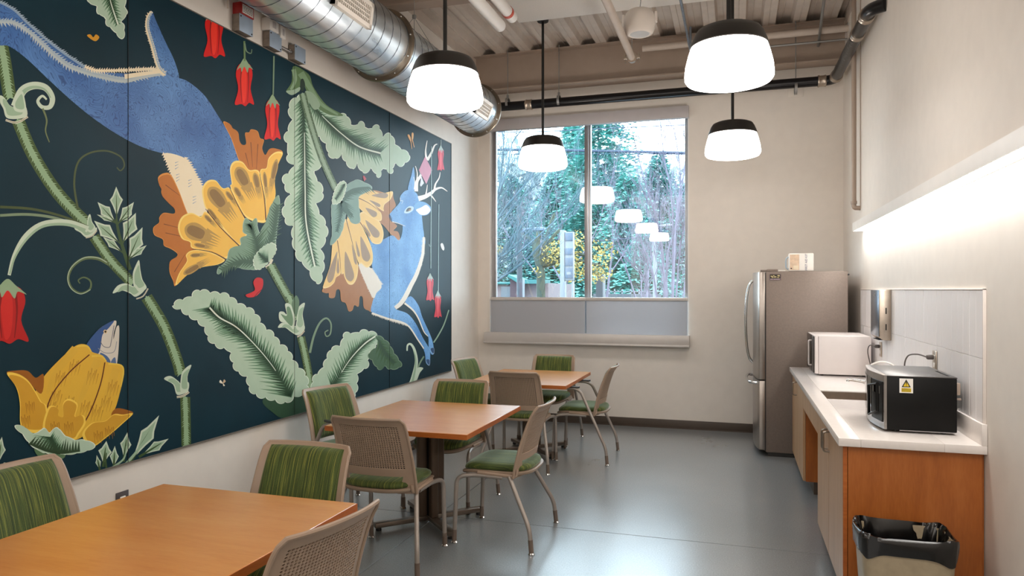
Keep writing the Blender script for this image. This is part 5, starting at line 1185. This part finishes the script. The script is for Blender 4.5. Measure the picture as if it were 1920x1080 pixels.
def limbs(name, label, base, paths, d, r, mat, seed, cat='tree', twig=26, group=None, jit=.25, tl=.7):
    rnd = random.Random(seed); t = thing(name, label, cat, base, group); tr, tw = MB(), MB()
    for pi, pth in enumerate(paths):
        dd = d + rnd.uniform(-1, 1) * jit * 3; P = cr([at(p[0], p[1], dd + jit * i * rnd.uniform(-1, 1)) for i, p in enumerate(pth)], 5)
        if pi == 0 and base is not None: pass
        N = len(P); R = [max(.006, r * (1 - .82 * i / N)) for i in range(N)]; tr.tube(P, R, 5, cap=False)
        for k in range(twig):
            i = rnd.randint(N // 5, N - 1); e = (P[min(N - 1, i + 1)] - P[i - 1]).normalized(); a = Vector((rnd.uniform(-1, 1), rnd.uniform(-.7, .7), rnd.uniform(-.3, 1)))
            grow(tw, P[i], (e + a * .75).normalized(), tl * rnd.uniform(.5, 1.4), max(.005, R[i] * .35), 1, rnd, tw)
    tr.build('branches', mat, t, ang=80); o = tw.build('twigs', mat, t, kind='stuff', ang=80); return t
b0 = at_z(885, 600, GZ); dl = 13
bb = at(884, 560, dl); bb.z = GZ; SB = HZ + (EYE - GZ) * FPX / dl
limbs('bare_tree', 'bare tree sweeping its thin branches across the window pane next to the mural', bb, [
    [(884, SB), (886, 545), (900, 515), (960, 482), (1010, 442), (1062, 395)], [(886, 560), (930, 528), (985, 488), (1040, 430), (1080, 400)], [(886, 540), (915, 500), (955, 470), (1000, 425)],
    [(886, 530), (905, 470), (935, 425), (975, 372), (1010, 345)], [(886, 520), (905, 440), (930, 380), (950, 320), (960, 270), (985, 235)], [(890, 500), (915, 420), (935, 360), (942, 300), (946, 235)],
    [(900, 470), (940, 400), (985, 345), (1020, 300)], [(890, 545), (930, 500), (965, 440), (1020, 380), (1045, 330)], [(890, 480), (925, 350), (930, 235)]], dl, .034, M_BARK, 3, twig=34)
bb = at(1256, 560, 15); bb.z = GZ; SB = HZ + (EYE - GZ) * FPX / 15
limbs('bare_shrub_tree', 'bare many-stemmed tree rising behind the lamp post, in the pane next to the blank wall', bb, [
    [(1254, SB), (1246, 520), (1238, 440), (1212, 350), (1192, 275), (1184, 235)], [(1256, SB), (1262, 470), (1258, 360), (1246, 300), (1238, 230)], [(1258, SB), (1272, 500), (1284, 420), (1296, 350)],
    [(1252, SB), (1226, 520), (1205, 460), (1196, 420)], [(1256, SB), (1240, 470), (1222, 400), (1200, 345)], [(1258, SB), (1266, 440), (1276, 330), (1262, 230)], [(1258, SB), (1250, 500), (1268, 420), (1285, 300), (1282, 240)], [(1254, SB), (1215, 540), (1190, 500)], [(1258, SB), (1290, 500), (1300, 440)]], 15, .026, M_BARKP, 5, twig=38)
def mauve(px, d, h, seed, lab):
    rnd = random.Random(seed); b = at(px, 560, d); b.z = GZ; t = thing('bare_tree', lab, 'tree', b); tr, tw = MB(), MB()
    grow(tr, b, Vector((0, 0, 1)), h * .36, .085, 5, rnd, tw, .8, .22, 3); tr.build('branches', M_BARKP, t, ang=80); tw.build('twigs', M_BARKP, t, kind='stuff', ang=80)
mauve(1062, 24, 9.5, 21, 'pale mauve bare tree behind the tall sign'); mauve(1128, 27, 9, 22, 'pale mauve bare tree behind the utility cabinet and window mullion'); mauve(968, 27, 10, 23, 'pale mauve bare tree behind the utility pole'); mauve(1205, 22, 7, 24, 'pale mauve bare tree beside the white lamp post'); mauve(1020, 30, 11, 25, 'pale mauve bare tree far behind the yellow-leaved tree')
def fir(px, d, ytop, rad, seed, lab, mat=M_FIR, dens=1.0):
    rnd = random.Random(seed); b = at(px, 560, d); b.z = GZ; h = at(px, ytop, d).z - GZ
    t = thing('fir_tree', lab, 'tree', b); MB().tube([b, b + Vector((0, 0, h * .97))], [rad * .025, .02], 6).build('trunk', M_BARK, t)
    m = MB(); lv = int(h * 7 * dens)
    for k in range(lv):
        u = k / lv; z = GZ + h * (.04 + .95 * u); r = rad * (1 - u) ** .85 * rnd.uniform(.75, 1.1) + .15
        for j in range(max(7, int(24 * dens * (1 - .45 * u)))):
            a = rnd.uniform(0, 2 * PI); rr_ = r * rnd.uniform(.6, 1.08); dr = Vector((math.cos(a), math.sin(a), 0)); sd = Vector((-dr.y, dr.x, 0)); c = Vector((b.x, b.y, z + rnd.uniform(-.2, .2)))
            droop = -.35 * rr_ + rnd.uniform(-.1, .25)
            for f in range(5):
                g0 = .25 + .75 * f / 5; p = c + dr * rr_ * g0 + Vector((0, 0, droop * g0 * g0)); w_ = .1 + .1 * rr_ * (1.05 - g0); tip = dr * .24 + Vector((0, 0, rnd.uniform(-.16, .12)))
                m.poly([p, p + sd * w_ + tip, p + dr * .22 + tip * .4]); m.poly([p, p + dr * .22 + tip * .4, p - sd * w_ + tip])
    m.build('crown', mat, t, smooth=False, kind='stuff', recalc=False)
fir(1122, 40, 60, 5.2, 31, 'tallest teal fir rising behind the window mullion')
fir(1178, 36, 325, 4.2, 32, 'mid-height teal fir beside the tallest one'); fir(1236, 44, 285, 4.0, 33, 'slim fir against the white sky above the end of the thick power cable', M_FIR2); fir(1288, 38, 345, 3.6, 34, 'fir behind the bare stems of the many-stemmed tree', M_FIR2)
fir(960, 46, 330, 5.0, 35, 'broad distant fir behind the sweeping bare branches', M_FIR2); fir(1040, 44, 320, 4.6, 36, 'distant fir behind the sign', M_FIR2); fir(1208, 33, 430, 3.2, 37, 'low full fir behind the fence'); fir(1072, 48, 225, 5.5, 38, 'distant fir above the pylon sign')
def leafy(t, name, c, rad, n, size, mat, seed):
    rnd = random.Random(seed); m = MB()
    for _ in range(n):
        v = Vector((rnd.gauss(0, 1), rnd.gauss(0, 1), rnd.gauss(0, 1))).normalized() * rnd.random() ** .45; p = c + Vector((v.x * rad[0], v.y * rad[1], v.z * rad[2]))
        a = Vector((rnd.uniform(-1, 1), rnd.uniform(-1, 1), rnd.uniform(-1, 1))).normalized(); b = a.orthogonal().normalized(); s = size * rnd.uniform(.6, 1.3)
        m.poly([p - a * s, p + b * s * .6, p + a * s, p - b * s * .6])
    return m.build(name, mat, t, smooth=False, kind='stuff', recalc=False)
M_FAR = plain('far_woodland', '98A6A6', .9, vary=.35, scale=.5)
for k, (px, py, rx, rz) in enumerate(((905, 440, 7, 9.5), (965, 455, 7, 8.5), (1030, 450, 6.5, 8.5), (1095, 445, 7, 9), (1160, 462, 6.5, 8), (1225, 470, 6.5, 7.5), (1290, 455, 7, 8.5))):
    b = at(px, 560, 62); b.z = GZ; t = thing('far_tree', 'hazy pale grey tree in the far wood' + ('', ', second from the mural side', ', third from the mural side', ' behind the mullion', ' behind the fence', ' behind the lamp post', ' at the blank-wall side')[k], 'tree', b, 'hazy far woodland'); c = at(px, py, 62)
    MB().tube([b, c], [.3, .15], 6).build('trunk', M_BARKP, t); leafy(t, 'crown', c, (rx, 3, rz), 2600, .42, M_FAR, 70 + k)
d = 21; b = at(1014, 560, d); b.z = GZ
t = thing('yellow_tree', 'mossy-trunked tree with yellow autumn leaves behind the tall sign', 'tree', b)
P = [b, at(1014, 540, d), at(1013, 505, d), at(1005, 470, d), at(1012, 430, d)]; MB().tube(cr(P, 4), [.13] * 8 + [.11] * 6 + [.08] * 3, 8).build('trunk', M_MOSS, t)
m = MB()
for tp in ((1050, 430), (1075, 465), (985, 440), (1110, 480), (1040, 400), (1130, 500)): m.tube(cr([at(1013, 500, d), at((1013 + tp[0]) / 2, (490 + tp[1]) / 2 - 8, d), at(tp[0], tp[1], d)], 4), [.07] * 4 + [.05] * 4 + [.02], 5)
m.build('branches', M_MOSS, t)
for k, (px, py, rx, rz, n) in enumerate(((1045, 475, .5, .45, 170), (1075, 500, .5, .5, 170), (1085, 455, .4, .4, 70), (1120, 508, .45, .4, 110), (1128, 470, .5, .35, 50), (940, 468, .2, .15, 24), (1010, 510, .15, .2, 18))): leafy(t, 'leaves', at(px, py, d), (rx, .6, rz), int(n * 1.9), .048, M_YLEAF, 50 + k)
d = 19; b = at(975, 560, d); b.z = GZ
t = thing('utility_pole', 'grey utility pole with a street lamp arm beside the yellow tree', 'utility pole', b)
MB().tube([b, at(974, 400, d), at(974, 385, d)], [.08, .07, .06], 10).build('pole', plain('pole_grey', '30353C', .8, vary=.2, scale=4), t)
MB().tube(cr([at(974, 440, d), at(985, 430, d), at(1002, 430, d)], 5), .035, 8).box(0, .35, -.08, .08, -.05, .05, bev=.03, M=Matrix.Translation(at(998, 430, d))).build('lamp_arm', plain('lamp_arm', '4A5666', .5), t)
# tall sign
d = 17; b = at(1063, 560, d); b.z = GZ; zt = at(1063, 432, d).z
xa, xb_, xc = at(1051, 500, d).x, at(1060, 500, d).x, at(1077, 500, d).x; ys = b.y
t = thing('pylon_sign', 'tall white pylon sign with four pale blue panels outside the window', 'sign', b)
M_SW = plain('sign_white', '62666C', .5, vary=.02); M_SB = plain('sign_blue_grey', '3E4A5A', .5, vary=.08)
MB().box(xa, xb_, ys - .1, ys + .1, GZ, zt, bev=.01).build('post', M_SW, t); MB().box(at(1073, 500, d).x, xc, ys - .05, ys + .05, GZ, zt - 1.2, bev=.01).build('post', M_SW, t)
MB().box(xb_, xc, ys - .08, ys + .08, at(1063, 526, d).z, zt - .04, bev=.01).build('sign_face', M_SW, t)
for (y0, y1) in ((437, 452), (466, 478), (484, 499), (503, 522)):
    f = MB().box(xb_ + .012, xc - .012, ys - .1, ys - .081, at(1063, y1, d).z, at(1063, y0, d).z, bev=.004).build('sign_panel', M_SB, t)
    if y0 == 503: MB().box(xb_ + .05, xc - .05, ys - .103, ys - .1, at(1063, 515, d).z, at(1063, 510, d).z).build('pale_line', M_SW, f)
# low building with teal roof
d = 27; yb = at(960, 560, d).y; X = lambda px: at_y(px, 540, yb).x; Zp = lambda py: at_y(990, py, yb).z
t = thing('roadside_building', 'low pink building with teal roof edge across the street', 'building', (X(985), yb, GZ))
M_TEAL = plain('teal_roof', '0F5252', .6, vary=.05); M_PINK = plain('pink_render', '64585A', .8, vary=.04); M_PLUM = plain('plum_wall', '3A2A30', .8, vary=.06)
MB().box(X(925), X(997), yb, yb + 4, GZ, Zp(534)).build('wall', M_PINK, t); MB().box(X(920), X(994), yb - .3, yb + 4, Zp(533), Zp(529), bev=.02).build('roof', M_TEAL, t)
for (a, c) in ((940, 966), (967, 973)): MB().box(X(a), X(c), yb - .04, yb, GZ + .1, Zp(537)).build('window', plain('shop_glass', '26343F', .2), t)
MB().prism([(X(994), GZ), (X(994), Zp(518)), (X(1012), Zp(530)), (X(1012), GZ)], yb - 2.5, yb - 1.8, 'y').build('gable_wall', M_PLUM, t)
MB().prism([(X(993), Zp(517)), (X(993), Zp(521)), (X(1012), Zp(533)), (X(1052), Zp(533)), (X(1052), Zp(526)), (X(1014), Zp(526))], yb - 2.7, yb - 1.6, 'y').build('roof', M_TEAL, t)
MB().box(X(1012), X(1056), yb - 2.2, yb + 2, GZ, Zp(532)).build('wall', M_PINK, t)
t = thing('white_sign', 'small white notice on a post before the teal-roofed building', 'sign', at(977, 560, 20) * Vector((1, 1, 0)) + Vector((0, 0, GZ)))
p = at(977, 545, 20); MB().box(p.x - .12, p.x + .1, p.y - .02, p.y + .02, p.z - .22, p.z + .32).tube([(p.x, p.y, GZ), (p.x, p.y, p.z - .2)], .03, 6).build('board', M_SW, t)
# fence, wall and container
d = 30; yf = at(1160, 560, d).y; t = thing('plank_fence', 'grey plank fence with white wire posts before the firs', 'fence', (at(1160, 560, d).x, yf, GZ))
x = at_y(1112, 550, yf).x; xe = at_y(1240, 550, yf).x; zt = at_y(1160, 551, yf).z; me = None; k = 0; M_PL = plain('fence_plank', '454A50', .8, vary=.1)
while x < xe:
    if me is None: q = MB().box(0, .148, 0, .03, 0, zt - GZ - .05, bev=.005, seg=1).build('plank', M_PL, None, smooth=False); q.parent = t; me = q.data
    else: q = bpy.data.objects.new('plank', me); C.objects.link(q); q.parent = t
    q.location = Vector((x, yf + (.012 if k % 2 else 0), GZ + .05)) - Vector(t['origin']); x += .15; k += 1
for px in (1128, 1142, 1152, 1166, 1182, 1198, 1215): a = at_y(px, 542, yf); MB().box(a.x - .03, a.x + .03, yf + .03, yf + .09, GZ, a.z).build('post', M_SW, t, smooth=False)
MB().box(at_y(1118, 546, yf).x, xe, yf + .03, yf + .05, at_y(1160, 547.5, yf).z, at_y(1160, 546, yf).z).build('rail', M_SW, t, smooth=False)
d = 22; a = at(1117, 515, d); c = at(1131, 556, d); o = MB().box(a.x, c.x, a.y, a.y + .5, GZ, a.z, bev=.02).build('utility_cabinet', plain('dark_slate', '1E252E', .6)); tag(o, 'dark grey utility cabinet under yellow leaves beside the fence', 'cabinet')
d = 20; b = at(1228, 560, d); b.z = GZ; t = thing('lamp_post', 'white lamp post with an arm before the bare many-stemmed tree', 'lamp post', b)
MB().tube([b, at(1228, 500, d), at(1226, 440, d), at(1227, 425, d)], [.07, .055, .045, .04], 10).build('post', M_SW, t); MB().tube(cr([at(1226, 428, d), at(1236, 424, d), at(1262, 422, d)], 4), .035, 8).build('arm', M_SW, t)
for k, (px, py, lab) in enumerate(((1262, 552, 'white car parked behind the bare stems'),)):
    d = 24; a = at(px, 560, d); a.z = GZ; t = thing('car', lab, 'car', a); L = 2.1
    MB().prism([(a.x - L, GZ + .3), (a.x - L, GZ + .8), (a.x - 1.2, GZ + .92), (a.x - .7, GZ + 1.42), (a.x + 1.0, GZ + 1.42), (a.x + 1.6, GZ + .95), (a.x + L, GZ + .85), (a.x + L, GZ + .3)], a.y - .85, a.y + .85, 'y', bev=.06).build('body', M_SW, t)
    MB().prism([(a.x - 1.05, GZ + .95), (a.x - .65, GZ + 1.34), (a.x + .95, GZ + 1.34), (a.x + 1.4, GZ + .97)], a.y - .87, a.y + .87, 'y').build('windows', plain('car_glass', '3A4650', .1), t)
    for wx in (-1.3, 1.3):
        for wy in (-.72, .72): MB().lathe([(0, -.1), (.31, -.1), (.33, -.06), (.33, .06), (.31, .1), (0, .1)], (0, 0, 0), 16, Matrix.Translation((a.x + wx, a.y + wy, GZ + .33)) @ Matrix.Rotation(PI / 2, 4, 'X')).build('wheel', M_BLACK, t)
d = 23
M_CAB = plain('power_cable', '1C2C40', .7)
for k, (y0, y1, y2, r, lab) in enumerate(((247, 242, 234, .014, 'single thin power line, highest across the window'), (281, 283, 287, .045, 'thick bundled power cable crossing the window'), (289, 288.5, 289.5, .014, 'thin power line just under the thick cable'), (446, 452, 436, .014, 'lowest thin power line behind the bare branches'))):
    o = MB().tube(cr([at(820, y0, d), at(1000, y0, d), at(1110, y1, d), at(1300, y2, d), at(1400, y2 + 2, d)], 6), r, 6).build('power_line', M_CAB); tag(o, lab, 'cable')
